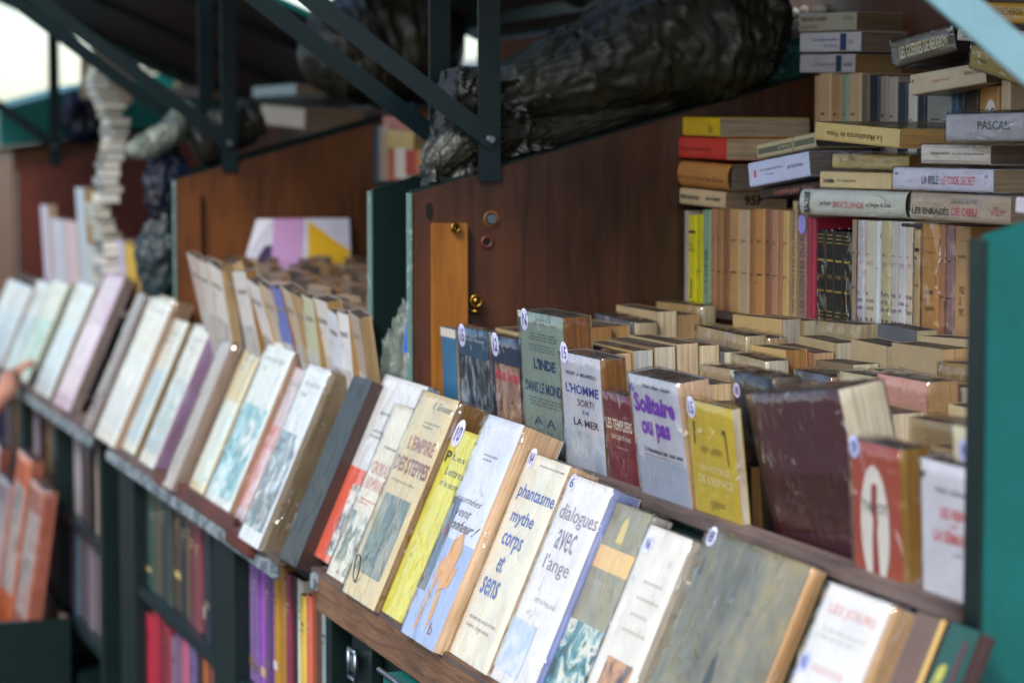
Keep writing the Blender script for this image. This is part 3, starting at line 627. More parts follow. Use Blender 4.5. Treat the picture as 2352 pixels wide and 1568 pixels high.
put(f5, 'front', (.28, .385, .9, .45), 'text', 'LA MER', '#1b2338', bold=.02); sticker(f5, .04, .9, .2, '15'); put(f5, 'front', (0, .0, 1, .34), 'quad', 'colour_band', art(['#8aa2b4', '#c5ccd4', '#aebdc8'], 8), .0004)
f6 = filed((1384, 898), (1448, 910), 1.2, 6, .02, '#7a2230', '#e5d8c2', 'small dark red book titled LES TEMPLIERS sont parmi nous', sleeve=1.2)
put(f6, 'front', (.04, .60, .96, .72), 'text', 'LES TEMPLIERS', '#ecdcc8', bold=.02); put(f6, 'front', (.2, .47, .88, .56), 'text', 'sont parmi nous', '#ecdcc8'); put(f6, 'front', (.35, .39, .75, .42), 'text', 'Gérard de Sède', '#d8b8a8')
f7 = filed((1440, 856), (1553, 888), 1.178, 8, .044, '#cfd0da', '#e2bd98', 'pale grey book with big purple title Solitaire ou pas', sleeve=.8)
put(f7, 'front', (.08, .70, .9, .86), 'text', 'Solitaire', '#7a35b4', bold=.05); put(f7, 'front', (.18, .48, .76, .64), 'text', 'ou pas', '#7a35b4', bold=.05)
put(f7, 'front', (.28, .90, .85, .945), 'text', 'Yvon Alain Gayet', '#3c3f4a', bold=.01, slant=.1); put(f7, 'front', (.2, .375, .95, .425), 'text', "L'Atlantique par tout vent", '#20242e', bold=.02); put(f7, 'front', (.14, .355, .95, .36), 'quad', 'colour_band', '#7d4a6a')
put(f7, 'front', (.0, .0, 1, .34), 'quad', 'colour_band', '#a9b2c2', .0004); put(f7, 'front', (.02, .86, .12, .93), 'text', '6', '#5a55c4')
f8 = filed((1574, 915), (1680, 935), 1.19, 6, .012, '#d8bc38', '#e9ddc6', 'mustard yellow book between the purple title and the black cover', sleeve=1.0)
put(f8, 'front', (.2, .40, .85, .46), 'text', 'UN VOYAGE', '#f3e8b8'); put(f8, 'front', (.15, .29, .9, .36), 'text', "DE L'ESPACE", '#f3e8b8'); put(f8, 'front', (.12, .62, .18, .82), 'poly', [(0, 0), (.6, 0), (.7, .8), (1, 1), (0, 1)], '#4a431e')
put(f8, 'front', (.74, .5, .86, .8), 'poly', [(.2, 1), (0, .9), (.5, .85), (.8, 0), (1, 0), (.7, 1)], '#4a431e'); put(f8, 'front', (.25, .56, .72, .62), 'text', 'SAINT GERMAIN', '#8f7a28'); put(f8, 'front', (.35, .05, .7, .15), 'lines', (4, 4), '#3f3a18'); sticker(f8, .02, .84, .2, '15')
f9 = filed((1682, 852), (1775, 862), 1.24, 4, .035, '#161b24', '#6b5a48', 'black book with flashes of grey and pink, half hidden by the brown one', sleeve=1.6)
put(f9, 'front', (.05, .08, .95, .85), 'quad', 'cover_picture', art(['#0a0d12', '#12161c', '#2b3a42', '#0d1116', '#5d4034', '#b88f84'], 14), .0005); sticker(f9, .02, .82, .16, '8'); put(f9, 'front', (.3, .9, .8, .94), 'text', 'LES NUITS', '#5d655c')
f10 = filed((1717, 908), (1925, 955), 1.205, 10, .058, '#5b343a', '#efe6cc', 'plum brown book leaning forward over the rail, thick cream pages', sleeve=1.2, rollx=.12)
put(f10, 'front', (0, 0, 1, .42), 'quad', 'colour_band', '#4a211c', .0004)
f11 = filed((1950, 1006), (2063, 1024), 1.193, 3, .035, '#b4553f', '#a8813a', 'brick red book with a tall white oval, beside the near end', sleeve=.7)
put(f11, 'front', (.2, -.1, .78, .84), 'oval', 'white_oval', '#e9e2d6', .0006)
put(f11, 'front', (.42, .02, .56, .7), 'poly', [(0, 0), (1, 0), (.8, .5), (1, .6), (.8, .7), (1, 1), (.2, 1), (0, .7), (.3, .6), (.1, .4)], '#a0443a', .0009); put(f11, 'front', (.25, .48, .75, .56), 'text', 'TAROT', '#6b6360', .0012); sticker(f11, .0, .86, .22, '9', col='#c9cdf8')
f12 = filed((2112, 1050), (2236, 1075), 1.198, 2, .03, '#dfdce2', '#b99a6a', 'white book with red title LES REINES DE LA SEMAINE at the near end', sleeve=.8)
put(f12, 'front', (.3, .78, 1.0, .82), 'text', 'MARC BERNARD', '#5d5a66'); put(f12, 'front', (.38, .60, .98, .68), 'text', 'LES REINES', '#cf4a4a', bold=.02); put(f12, 'front', (.58, .54, .7, .57), 'text', 'DE', '#cf4a4a'); put(f12, 'front', (.25, .42, .98, .51), 'text', 'LA SEMAINE', '#cf4a4a', bold=.02); put(f12, 'front', (.6, .34, .78, .36), 'text', 'roman', '#55525e')
put(f12, 'front', (.02, .86, .12, .93), 'poly', [(0, 0), (.6, 0), (1, 1), (.5, .5), (0, 1)], '#222030')
f13 = filed((2186, 975), (2240, 985), 1.22, 2, .03, '#dcd0a8', '#c8a868', 'small cream book with a blue price mark behind the white one', sleeve=.7)
sticker(f13, .3, .8, .5, 'N5', col='#c9cdf8')
# --- the rows behind each front book
TANS = ['#c9a676', '#d8bd90', '#b98e58', '#e0cfa8', '#a87a44', '#cfc3a8', '#bdb7a8', '#e0cfa8', '#d4b184', '#e6dcc0']
CNAME = {'#c9a676': 'tan', '#d8bd90': 'pale tan', '#b98e58': 'ochre', '#e0cfa8': 'cream', '#a87a44': 'brown', '#cfc3a8': 'greyish cream', '#bdb7a8': 'grey', '#8c6234': 'dark brown', '#d4b184': 'sandy', '#e6dcc0': 'ivory'}
COVS = ['#a8926c', '#b79f78', '#b8a27c', '#7b6850', '#a0804c', '#c8b48c', '#a89268', '#5d6068', '#9d6a52', '#cdbb92', '#b09c70', '#c4a268']
ORD = ['second', 'third', 'fourth', 'fifth', 'sixth', 'seventh', 'eighth', 'ninth', 'tenth', 'eleventh', 'twelfth', 'thirteenth']
def column(ref, desc, xr, wid, y0, y1, ztop, ts=(.034, .05), lean=2, special=None, jit=.006, zslope=0):
    """paperbacks one behind another, fore edges toward the near end. xr = x of the fore edges"""
    y = y0; k = 0; zslope = (-.25 - ztop) / (1.6 - y0)
    while y < y1 - .02:
        t = random.uniform(*ts)
        if special and k in special and 't' in special[k]: t = special[k]['t']
        if y + t > y1: t = y1 - y
        pg = random.choice(TANS); cv = random.choice(COVS)
        s = (special or {}).get(k, {})
        pg = s.get('pag', pg); cv = s.get('cov', cv)
        zt = ztop + (-.25 - ztop) * min(1.1, (y - y0) / (1.6 - y0)) ** 1.5 + s.get('dz', random.uniform(-.02, .008)); w_ = wid + random.uniform(-jit * 3, 0)
        L = R(s.get('lean', lean * (1 - k / 14)))
        rx = 0 if s else random.uniform(-.035, .035); az = Vector((rx, -math.sin(L), math.cos(L))).normalized(); h = (zt - (-.672)) / math.cos(L)
        o = ORD[min(k, 11)]
        b = book(Vector((xr - w_, y + h * math.sin(L), zz(-.672))), Vector((1, 0, -rx)), az, w_, t, h, cv, pg,
                 s.get('label', f'{CNAME.get(pg, "tan")} paged paperback, {o} in the file row behind {desc}'), 'books filed upright in the near box',
                 sleeve=s.get('sleeve', .9 if random.random() < .28 else 0))
        if 'fn' in s: s['fn'](b)
        y += t / math.cos(L) + .0015; k += 1
def Xat(x, Y=1.22): return onY(x, 800, Y).x
D_ = dict
column(f1, 'the small blue book', Xat(1118, 1.25), .20, 1.29, 1.66, -.30, special={0: D_(pag='#dcb890'), 1: D_(pag='#d8ac7a'), 2: D_(pag='#c9ccd0')})
def paillat(b):
    put(b, 'front', (.22, .86, .85, .91), 'text', 'CLAUDE PAILLAT', '#a8504a', bold=.01); sticker(b, .03, .855, .16, 'N6', col='#f0f0f4')
column(f4, 'the grey green India book', Xat(1290, 1.22) + .0, .20, 1.262, 1.66, -.292, special={0: D_(pag='#93642e', dz=.003, sleeve=1), 1: D_(pag='#d6ad7e', dz=-.005), 2: D_(pag='#b9b9b4', dz=-.004), 3: D_(pag='#cfc3ae', dz=-.003), 4: D_(pag='#dcc6a6', dz=-.003)}, ts=(.031, .036))
column(f5, 'the L\'HOMME book', Xat(1380, 1.22), .13, 1.245, 1.66, -.352, special={0: D_(pag='#93642e', dz=.01)}, zslope=1)
column(f6, 'the dark red TEMPLIERS book', Xat(1468, 1.22), .12, 1.235, 1.67, -.378, special={0: D_(dz=.018, pag='#a8844a'), 1: D_(dz=.02)}, zslope=1)
column(f7, 'the purple titled book', Xat(1590, 1.22), .15, 1.26, 1.67, -.362, special={0: D_(pag='#9a6a34', t=.034), 1: D_(pag='#c4c4c0', t=.03), 2: D_(pag='#a9763c', t=.05)}, zslope=1)
column(f8, 'the mustard yellow book', Xat(1700, 1.22), .14, 1.235, 1.67, -.372, special={0: D_(cov='#3d382c'), 3: D_(cov='#b5a98c', pag='#dcc69c', t=.06, dz=.022, label='linen cream book lettered CLAUDE PAILLAT with a white price sticker', fn=paillat, sleeve=.8), 4: D_(dz=.0), 5: D_(cov='#d8a08c', dz=.02, label='pink covered book with a teal swirl near the shelf')}, zslope=1)
column(f9, 'the black book', Xat(1830, 1.22), .17, 1.35, 1.67, -.365, special={0: D_(pag='#efe6cc', t=.05), 1: D_(cov='#6b6a52', pag='#efe0c2', t=.05)}, zslope=1)
column(f10, 'the leaning plum book', Xat(1990, 1.22), .16, 1.33, 1.67, -.362, special={0: D_(pag='#f0dcba', t=.05, dz=.012, cov='#4a4638'), 1: D_(pag='#efd6ac', t=.055, dz=.012), 2: D_(cov='#a32a36', pag='#ecd0a4', t=.055, dz=-.004, label='red covered book in the row behind the leaning plum book')}, zslope=1)
def ordre(b):
    put(b, 'front', (.05, .88, .95, .915), 'text', "L'ORDRE A L'AURORE", '#e6da20', bold=.03)
column(f11, 'the brick red oval book', Xat(2105, 1.22), .15, 1.235, 1.67, -.372, special={0: D_(pag='#b9924a', dz=-.01), 6: D_(cov='#2b2b2a', dz=.02, label='black book with bright yellow lettering near the shelf', fn=ordre)}, zslope=1)
column(f12, 'the REINES DE LA SEMAINE book', Xat(2215, 1.22), .125, 1.26, 1.67, -.37, special={0: D_(pag='#e6c08a'), 1: D_(pag='#efcf9f')}, zslope=1)
# ---------------------------------------------------------------- upright spines on the rear shelf of the near box
YS = 1.70
def spine(x0, x1, yt, yb, Y, cov, label, wdt=.12, grp='books upright on the rear shelf of the near box', zb=None, pag='#c8ab7c', **kw):
    xm = (x0 + x1) / 2; a = onY(x0, yt, Y); c = onY(x1, yt, Y); lo = onY(xm, yb, Y)
    z0 = lo.z if zb is None else zb
    t = (c.x - a.x) * .97; h = onY(xm, yt, Y).z - z0
    return book(Vector((c.x, Y, z0)), Vector((0, 1, 0)), Vector((0, 0, 1)), wdt, t, h, cov, pag, label, grp, **kw)
ZS = zz(-.2715)
SP = [  # x0 x1 ytop colour  description
 (1567, 1580, 484, '#b9a79c', 'pale mauve grey'), (1581, 1598, 494, '#e2d820', 'yellow with black band'), (1599, 1613, 492, '#d2cc10', 'acid yellow'), (1614, 1631, 482, '#8fae8c', 'pale green'),
 (1632, 1644, 480, '#b5835a', 'rust tan'), (1645, 1658, 482, '#a87a4c', 'brown tan'), (1659, 1674, 482, '#94603c', 'chestnut'), (1675, 1697, 480, '#c49a62', 'honey'), (1698, 1720, 482, '#ccae88', 'pale sandy'),
 (1721, 1733, 483, '#a87444', 'dull orange'), (1734, 1755, 480, '#cf9450', 'orange tan'), (1756, 1772, 480, '#96664a', 'dusty brown'), (1773, 1786, 482, '#c89070', 'salmon tan'), (1787, 1796, 483, '#b07c50', 'caramel'), (1797, 1811, 484, '#d6b070', 'light honey'),
 (1812, 1819, 486, '#b08a5c', 'sepia'), (1820, 1828, 462, '#bba074', 'patterned tan tall'), (1829, 1835, 464, '#ddd6cc', 'thin white'), (1836, 1852, 466, '#a07c70', 'mauve brown lettered'), (1853, 1862, 500, '#a53a4c', 'crimson'), (1863, 1872, 502, '#b8304a', 'bright crimson'),
 (1876, 1896, 528, '#1b1d1b', 'leftmost black gold dotted'), (1897, 1916, 530, '#1f201c', 'second black gold dotted'), (1917, 1936, 532, '#1b1d1b', 'third black gold dotted'), (1937, 1954, 534, '#1d1c1a', 'rightmost black gold dotted'),
 (1956, 1968, 504, '#a8957a', 'drab'), (1969, 1985, 506, '#d8d2d4', 'white purple lettered'), (1986, 2011, 507, '#d8cfb4', 'cream'), (2012, 2022, 508, '#e8ecf0', 'bright white'), (2023, 2046, 508, '#d6cc9a', 'yellowish cream'), (2047, 2063, 509, '#d0c6bc', 'pinkish white'), (2064, 2080, 510, '#dcd8d4', 'white'),
 (2081, 2098, 510, '#ddccb0', 'ivory blue lettered'), (2099, 2114, 528, '#d3ac74', 'short tan'), (2116, 2156, 514, '#d39a56', 'broad orange'), (2157, 2172, 516, '#b3785a', 'terracotta'), (2173, 2192, 518, '#a8807c', 'pink brown glossy'), (2193, 2228, 520, '#c69a64', 'wide tan')]
for i, (x0, x1, yt, c, d) in enumerate(SP):
    nxt = SP[i + 1][4] if i + 1 < len(SP) else 'teal end'
    prv = SP[i - 1][4] if i else 'brown side panel'
    lab = f'{d} spine, right of the {prv} one, near rear shelf' if i and i + 1 < len(SP) else f'{d} spine at the {"left" if i == 0 else "near"} end of the rear shelf row'
    b = spine(x0, x1, yt, 700, YS + random.uniform(0, .008), c, lab, zb=ZS, sleeve=(.5 if i in (21, 24, 26, 29, 33, 34, 36) else 0), flap=False)
    dk = '#3a2c22'
    if i in (1,): put(b, 'spine_up', (.05, .80, .95, .83), 'quad', 'colour_band', '#1f3036'); put(b, 'spine_up', (.1, .6, .9, .7), 'text', 'LE\nSOL', '#3c3c10'); put(b, 'spine_up', (.2, .08, .5, .3), 'text', 'J', '#2c2c14')
    elif i == 3: put(b, 'spine_rise', (.15, .3, .6, .7), 'text', 'CHINE', '#3c5442')
    elif 21 <= i <= 24:
        for v in (.06, .10, .14, .86, .90, .94): put(b, 'spine_up', (.1, v, .9, v + .025), 'lines', (1, 6), '#b9a050')
        put(b, 'spine_up', (.1, .68, .9, .70), 'quad', 'colour_band', '#b9963c'); put(b, 'spine_up', (.1, .36, .9, .38), 'quad', 'colour_band', '#a08030'); put(b, 'spine_up', (.2, .5, .8, .54), 'text', 'TOME', '#b9963c')
    elif i in (16, 18): put(b, 'spine_rise', (.08, .2, .92, .8), 'text', 'LES CONTES DU PALAIS', '#54423a')
    elif i in (26, 27, 29, 30, 31, 32):
        col = '#4a3f7a' if i in (26, 31) else ('#7a6c50' if i == 27 else '#5a4a60')
        put(b, 'spine_up', (.1, .68, .9, .71), 'lines', (1, 2), '#b06a8a'); put(b, 'spine_up', (.1, .56, .9, .64), 'lines', (4, 3), '#b88aa0')
        put(b, 'spine_up', (.08, .2, .92, .38), 'text', ['Les\npremiers\nhommes', 'La\nprison\nintime', 'Paris\net la\nterre', 'Au bas\nde\nl\'homme', 'Un\nsi beau\njour', "Au bas\nde\nl'heure"][[26, 27, 29, 30, 31, 32].index(i)], col); put(b, 'spine_up', (.2, .1, .8, .13), 'text', 'II', col)
    elif i == 33: put(b, 'spine_up', (.1, .55, .9, .85), 'lines', (4, 2), '#3f2c1c'); put(b, 'spine_up', (.1, .48, .9, .51), 'text', 'ROMAN', '#8a3a2c')
    elif i == 34: put(b, 'spine_up', (.1, .88, .95, .883), 'quad', 'colour_band', '#6b4420'); put(b, 'spine_up', (.15, .74, .85, .77), 'text', 'J. T. GAULT', '#8a5a34'); put(b, 'spine_up', (.22, .25, .8, .45), 'text', 'Le monde\net\nl\'espérance', '#4a3018'); put(b, 'spine_up', (.1, .63, .9, .632), 'quad', 'colour_band', '#8a5a34')
    elif i == 37: put(b, 'spine_up', (.1, .88, .95, .883), 'quad', 'colour_band', '#6b4420'); put(b, 'spine_up', (.25, .73, .8, .76), 'text', 'MAURRAS', '#7a5228'); put(b, 'spine_up', (.35, .25, .7, .5), 'text', 'VOICI\nLE\nPAYS', '#4a3018')
    else:
        if (x1 - x0) > 11:
            put(b, 'spine_up', (.15, random.uniform(.28, .34), .85, .40), 'lines', (3, 2), dk); put(b, 'spine_up', (.15, .66, .85, .71), 'lines', (2, 2), dk)
        else: put(b, 'spine_up', (.2, .55, .8, .6), 'lines', (1, 1), dk)
    if i == 18: put(b, 'spine_up', (-.1, .74, 1.1, .90), 'oval', 'price_sticker', '#a89be8', .0015)
# ---------------------------------------------------------------- piles lying on the rear shelf row
def flat(TL, TR, BL, yaw, Y, wdt, cov, pag, label, grp='books lying in piles on top of the rear rows', **kw):
    ps = R(yaw); n = Vector((math.sin(ps), -math.cos(ps), 0))
    P = onY(TL[0], TL[1], Y); Q = onPl(TR[0], TR[1], P, n); B = onPl(BL[0], BL[1], P, n)
    d = (Q - P).normalized(); dn = n.cross(d).normalized()
    if dn.z > 0: dn = -dn
    t = (B - P).dot(dn); L = (Q - P).length
    return book(Q, -n, -d, wdt, t, L, cov, pag, label, grp, **kw)
F_ = 'spine_flat'
s1 = flat((1537, 427), (1667, 441), (1540, 466), 10, 1.69, .13, '#e0c496', '#b39c80', 'cream book at the bottom of the leftmost pile, handwritten page edge', sleeve=.6)
put(s1, F_, (.22, .35, .55, .6), 'text', 'PIERRE KERGUELEN', '#2e3428', bold=.03); put(s1, F_, (.66, .35, .92, .6), 'text', 'JEAN GILBERT', '#2e3428', bold=.03); put(s1, F_, (.04, .55, .14, .75), 'quad', 'colour_band', '#2f5fae'); put(s1, 'tail', (.3, .2, .6, .8), 'text', '95F', '#181818', bold=.03)
s2 = flat((1531, 366), (1672, 378), (1533, 425), 10, 1.685, .12, '#c98a44', '#8f8474', 'orange tan book with rounded spine in the leftmost pile', rspine=.012, sleeve=.4)
put(s2, F_, (.12, .3, .62, .45), 'text', 'Les hommes de Saint-Georges', '#7a4a1c', depth=.0012); put(s2, F_, (.66, .3, .93, .45), 'text', 'Yves Berteau', '#7a4a1c', depth=.0012)
s3 = flat((1541, 313), (1668, 318), (1545, 362), 8, 1.69, .13, '#d83a2c', '#d9bd98', 'bright red book in the leftmost pile', sleeve=.4)
put(s3, F_, (.2, .38, .75, .55), 'text', 'Pierre Schoendoerffer', '#8a1a18', bold=.01)
put(s3, F_, (.03, .5, .06, .85), 'text', '0', '#3a1010')
s4 = flat((1563, 268), (1653, 270), (1563, 312), 5, 1.70, .18, '#e2bc1c', '#b5a48c', 'yellow spined long book on top of the leftmost pile', sleeve=.8)
put(s4, F_, (.72, .2, .84, .65), 'text', 'folio', '#8a7010')
s5 = flat((1745, 432), (1878, 415), (1747, 458), 14, 1.70, .12, '#3a2a26', '#a88a5c', 'dark brown book with brick red lettering under the pale blue one')
put(s5, F_, (.25, .15, .92, .75), 'text', "Les grandes guerres d'Orient", '#b9705c', bold=.01)
s6 = flat((1718, 375), (1857, 347), (1722, 431), 16, 1.675, .14, '#cdd2ee', '#9a9490', 'pale blue white book by Jean Claude Ameisen with a tiny red mark', rspine=0)
put(s6, F_, (.2, .52, .56, .68), 'text', 'Sur les épaules de Darwin', '#6a6e70'); put(s6, F_, (.64, .42, .9, .64), 'text', 'Jean Claude Ameisen', '#23283a'); put(s6, F_, (.3, .36, .42, .44), 'text', 'Mémoire', '#2a5a9e'); put(s6, F_, (.09, .35, .125, .65), 'quad', 'logo_block', '#d8343a')
s7 = flat((1738, 332), (1872, 303), (1741, 366), 16, 1.70, .14, '#bfae82', '#3c3a36', 'khaki book with a dark band above the pale blue one', rspine=.004)
put(s7, F_, (.02, .28, .6, .68), 'quad', 'colour_band', '#54563f'); put(s7, F_, (.64, .28, .98, .68), 'quad', 'colour_band', '#54563f'); put(s7, F_, (.36, .38, .58, .58), 'text', 'LES TEMPLIERS', '#c9bc94', .0009); put(s7, F_, (.615, 0, .625, 1), 'quad', 'colour_band', '#57462c')
s8 = flat((1837, 434), (2080, 441), (1840, 493), 14, 1.665, .15, '#d5d6c6', '#6b6350', 'thick off white book lettered BROCÉLIANDE in red', sleeve=.5, rspine=.008)
put(s8, F_, (.20, .36, .31, .56), 'text', 'Jean Markale', '#23242a', .001); put(s8, F_, (.33, .32, .62, .62), 'text', 'BROCÉLIANDE', '#c2303c', .001, bold=.0); put(s8, F_, (.645, .34, .87, .58), 'text', "et l'énigme du Graal", '#23242a', .001)
put(s8, F_, (.05, .1, .1, .9), 'quad', 'colour_band', '#45453e', .0009); put(s8, F_, (.055, .2, .095, .8), 'text', 'LE\nGRAND\nLIVRE\nDU\nMOIS', '#d5d6c6', .0012, bold=.01)
s9 = flat((1884, 393), (2052, 397), (1886, 431), 12, 1.70, .13, '#dcc28c', '#b99c6a', 'cream book by Lobsang Rampa above the Brocéliande book')
put(s9, F_, (.05, .3, .2, .62), 'text', 'Le troisième', '#3a3424', bold=.03); put(s9, F_, (.24, .32, .5, .58), 'text', 'de T. Lobsang Rampa', '#4a4430')
s10 = flat((1912, 353), (2088, 357), (1914, 386), 12, 1.70, .12, '#c9b070', '#a88a50', 'gold wrapped book shining above the cream Rampa book', sleeve=1.6)
put(s10, F_, (.1, .15, .14, .85), 'lines', (1, 3), '#8a5a50'); put(s10, F_, (.2, .2, .34, .8), 'lines', (4, 3), '#a0604c')
s11 = flat((1873, 279), (2067, 296), (1876, 322), 2, 1.645, .20, '#d6b870', '#c89c5c', 'yellow book Le Mahabharata lying upside down with its olive cover up')
put(s11, F_, (.15, .25, .8, .65), 'text', 'Le Mahabharata de Vyasa', '#6b5a14', flip=True, bold=.015)
put(s11, 'top_flat', (.0, .0, 1, 1), 'quad', 'cover_front', '#6b5c34', .0005); put(s11, 'top_flat', (.15, .35, .95, .52), 'text', 'Mahabharata', '#3d3420', .0009, flip=True, bold=.03)
s12 = flat((2092, 441), (2322, 452), (2095, 504), 12, 1.62, .15, '#b8a288', '#a89880', 'brown beige glossy book lettered LES ENRAGÉS DE DIEU', sleeve=1.5)
put(s12, F_, (.02, .22, .4, .52), 'text', 'LES ENRAGÉS', '#3c302e', bold=.04); put(s12, F_, (.42, .22, .68, .52), 'text', 'DE DIEU', '#b8485a', bold=.04); put(s12, F_, (.42, .66, .68, .84), 'text', 'GEORGES BLOND', '#5a5a6a'); put(s12, F_, (.83, .3, .95, .6), 'text', 'Plon', '#a83a4a', slant=.2)
s13 = flat((2052, 384), (2282, 389), (2054, 436), 12, 1.63, .14, '#d0ccda', '#b8a07c', 'lilac white book lettered LA BIBLE : LE CODE SECRET', sleeve=.9)
put(s13, F_, (.30, .3, .49, .66), 'text', 'LA BIBLE :', '#23264a', .0009); put(s13, F_, (.505, .3, .83, .66), 'text', 'LE CODE SECRET', '#d2344a', .0009); put(s13, F_, (.02, .2, .05, .8), 'lines', (3, 2), '#5c5a80'); put(s13, F_, (.92, .2, .96, .8), 'lines', (2, 2), '#8a70a0')
s14 = flat((2117, 332), (2275, 334), (2119, 376), 12, 1.64, .14, '#d6cabc', '#7d6e60', 'pinkish cream book by Jacques Bainville with a thin frame line', sleeve=1.2)
put(s14, F_, (.14, .46, .42, .62), 'text', 'JACQUES BAINVILLE', '#2c2422', bold=.03); put(s14, F_, (.46, .46, .92, .62), 'text', 'La 3e République', '#5a3a4a', bold=.02)
for bx in ((.03, .16, .97, .18), (.03, .86, .97, .88)): put(s14, F_, bx, 'quad', 'colour_band', '#7a4a5a')
s15 = flat((2174, 262), (2352, 258), (2178, 326), 10, 1.63, .14, '#a8a4a8', '#7c7c84', 'grey book hand lettered PASCAL in shiny crumpled wrap', sleeve=2.2, hard=True)
put(s15, F_, (.42, .42, .82, .72), 'text', 'PASCAL', '#20222c', .001); put(s15, 'top_flat', (0, 0, 1, 1), 'quad', 'cover_front', '#23293a', .0005)
s16 = flat((2334, 452), (2372, 456), (2336, 490), 12, 1.6, .1, '#d2c8d4', '#b0a090', 'small white book at the right edge with a blue mark')
s17 = flat((2070, 512), (2210, 520), (2072, 521), 5, 1.70, .12, '#3c342c', '#a0804c', 'thin dark booklet under the ENRAGÉS book')
s18 = flat((2150, 366), (2196, 368), (2150, 378), 5, 1.72, .1, '#8c2f38', '#6b5a48', 'thin dark red booklet between the two centre piles')
# ---------------------------------------------------------------- second, higher rear tier
YR = 1.90
local(boxB, MB().box((XB + .003, 1.872, zz(-.034)), (XBr - .003, 1.989, zz(-.030))).build('upper_shelf', W_LEDGE))
local(boxB, MB().box((XB + .003, 1.87, zz(-.27)), (XBr - .003, 1.88, zz(-.035))).build('upper_shelf_front', W_LEDGE))
ST = [(1884, 1893, 175, '#a8805c', 'thin brown'), (1894, 1922, 170, '#bb9a74', 'drab tan'), (1923, 1946, 172, '#a9845c', 'dusty tan'), (1947, 1962, 172, '#86957a', 'sage green'), (1963, 1992, 170, '#bfa07c', 'fawn'), (1993, 2010, 172, '#6b5a4a', 'umber'), (2012, 2034, 176, '#1c2030', 'navy black'), (2036, 2054, 176, '#8f8078', 'mauve grey'), (2055, 2075, 178, '#a79a8c', 'stone'), (2076, 2098, 190, '#2a3440', 'slate'), (2100, 2120, 192, '#cfc8b8', 'off white'), (2122, 2140, 194, '#1f2a35', 'blue black'), (2142, 2200, 190, '#8f8f88', 'broad grey white'), (2202, 2216, 200, '#1f5c84', 'blue'), (2218, 2230, 200, '#20414a', 'petrol'), (2232, 2262, 205, '#3a2c24', 'dark umber'), (2264, 2310, 200, '#b98a54', 'wood brown with a round white sticker'), (2314, 2336, 185, '#cdb596', 'tall sandy')]
for i, (x0, x1, yt, c, d) in enumerate(ST):
    a = onY(x0, yt, YR)
    c2 = onY(x1, yt, YR)
    zb = zz(.0665) - .0 
    h = max(.10, .163) + random.uniform(-.01, .005)
    zt = a.z; zb2 = zz(-.0295); h = zt - zb2
    b = book(Vector((c2.x, YR - .012, zb2)), (0, 1, 0), (0, 0, 1), .1, (c2.x - a.x) * .96, h, c, '#b89c74', f'{d} spine standing in the upper rear row', 'books upright in the upper rear row')
    if x1 - x0 > 14: put(b, 'spine_up', (.2, .55, .8, .6), 'lines', (1, 3), '#4a3c30'); put(b, 'spine_up', (.2, .3, .8, .38), 'lines', (2, 3), '#4a3c30')
    if i == 16: put(b, 'spine_up', (.35, .5, .9, .85), 'oval', 'price_sticker', '#ded8d0', .001); put(b, 'spine_up', (.45, .6, .85, .75), 'text', '18', '#332c2c', .0014)
for nm in ('upper_shelf', 'upper_shelf_back'):
    pass
u1 = flat((1838, 125), (1965, 124), (1840, 168), 8, 1.88, .14, '#a8a0a0', '#9a7a4c', 'grey white book at the bottom of the upper left pile')
put(u1, F_, (.26, .3, .64, .6), 'text', 'La philosophie critique', '#8a7474'); put(u1, F_, (.66, .08, .76, .92), 'quad', 'logo_block', '#15283c'); put(u1, F_, (.8, .35, .95, .6), 'text', 'René Fallet', '#3c3c44')
u2 = flat((1838, 76), (1978, 72), (1840, 121), 8, 1.88, .15, '#b4afae', '#7a6a60', 'white book with blue lettering in the upper left pile')
put(u2, F_, (.2, .5, .62, .72), 'text', 'L\'armoire allemande et prussienne', '#3c4f96'); put(u2, F_, (.4, .2, .62, .4), 'text', 'Jean Claudin', '#3c4f96'); put(u2, F_, (.67, .08, .77, .92), 'quad', 'logo_block', '#1a2c5c'); put(u2, F_, (.8, .4, .87, .62), 'text', 'SEUIL', '#6a6a6a')
u3 = flat((1836, 32), (1968, 27), (1838, 74), 8, 1.88, .2, '#9a917f', '#6e5844', 'greyish olive book topping the upper left pile')
put(u3, F_, (.04, .55, .5, .8), 'text', 'BERNARD HENRY', '#55503f', bold=.02); put(u3, F_, (.04, .15, .34, .4), 'text', 'RÉGIONS', '#6a6450', bold=.02); put(u3, F_, (.76, .55, .95, .8), 'text', 'OPALE', '#6a6450')
u4 = flat((2045, 96), (2188, 54), (2050, 160), 26, 1.84, .12, '#4f4128', '#3a2f26', 'dark olive book lettered LES GUERRES DE RELIGION', sleeve=1.0)
put(u4, F_, (.12, .28, .88, .72), 'text', 'LES GUERRES DE RELIGION', '#c9bf98', .0008, bold=.02); put(u4, F_, (.91, .2, .97, .8), 'lines', (2, 2), '#1c1810')
u5 = flat((2090, 172), (2262, 142), (2094, 220), 24, 1.80, .13, '#c2b090', '#7a6a50', 'cream book by Régine Pernoud on Héloïse et Abélard')
put(u5, F_, (.3, .4, .52, .6), 'text', 'Régine Pernoud', '#b84a4a'); put(u5, F_, (.72, .52, .97, .74), 'text', 'Héloïse et Abélard', '#2a2420'); put(u5, F_, (.02, .1, .05, .8), 'lines', (2, 2), '#5a503c')
u6 = flat((2231, 104), (2345, 140), (2229, 158), -6, 1.78, .12, '#b39a58', '#7a6238', 'small gold book hanging over the Pernoud one', sleeve=1.2)
put(u6, F_, (.12, .4, .35, .6), 'text', 'Contes', '#6b5a28')
u7 = flat((2200, 66), (2420, 74), (2202, 94), 10, 1.86, .14, '#bdb6ae', '#6a5a50', 'grey book lettered PAPUS under the yellow one')
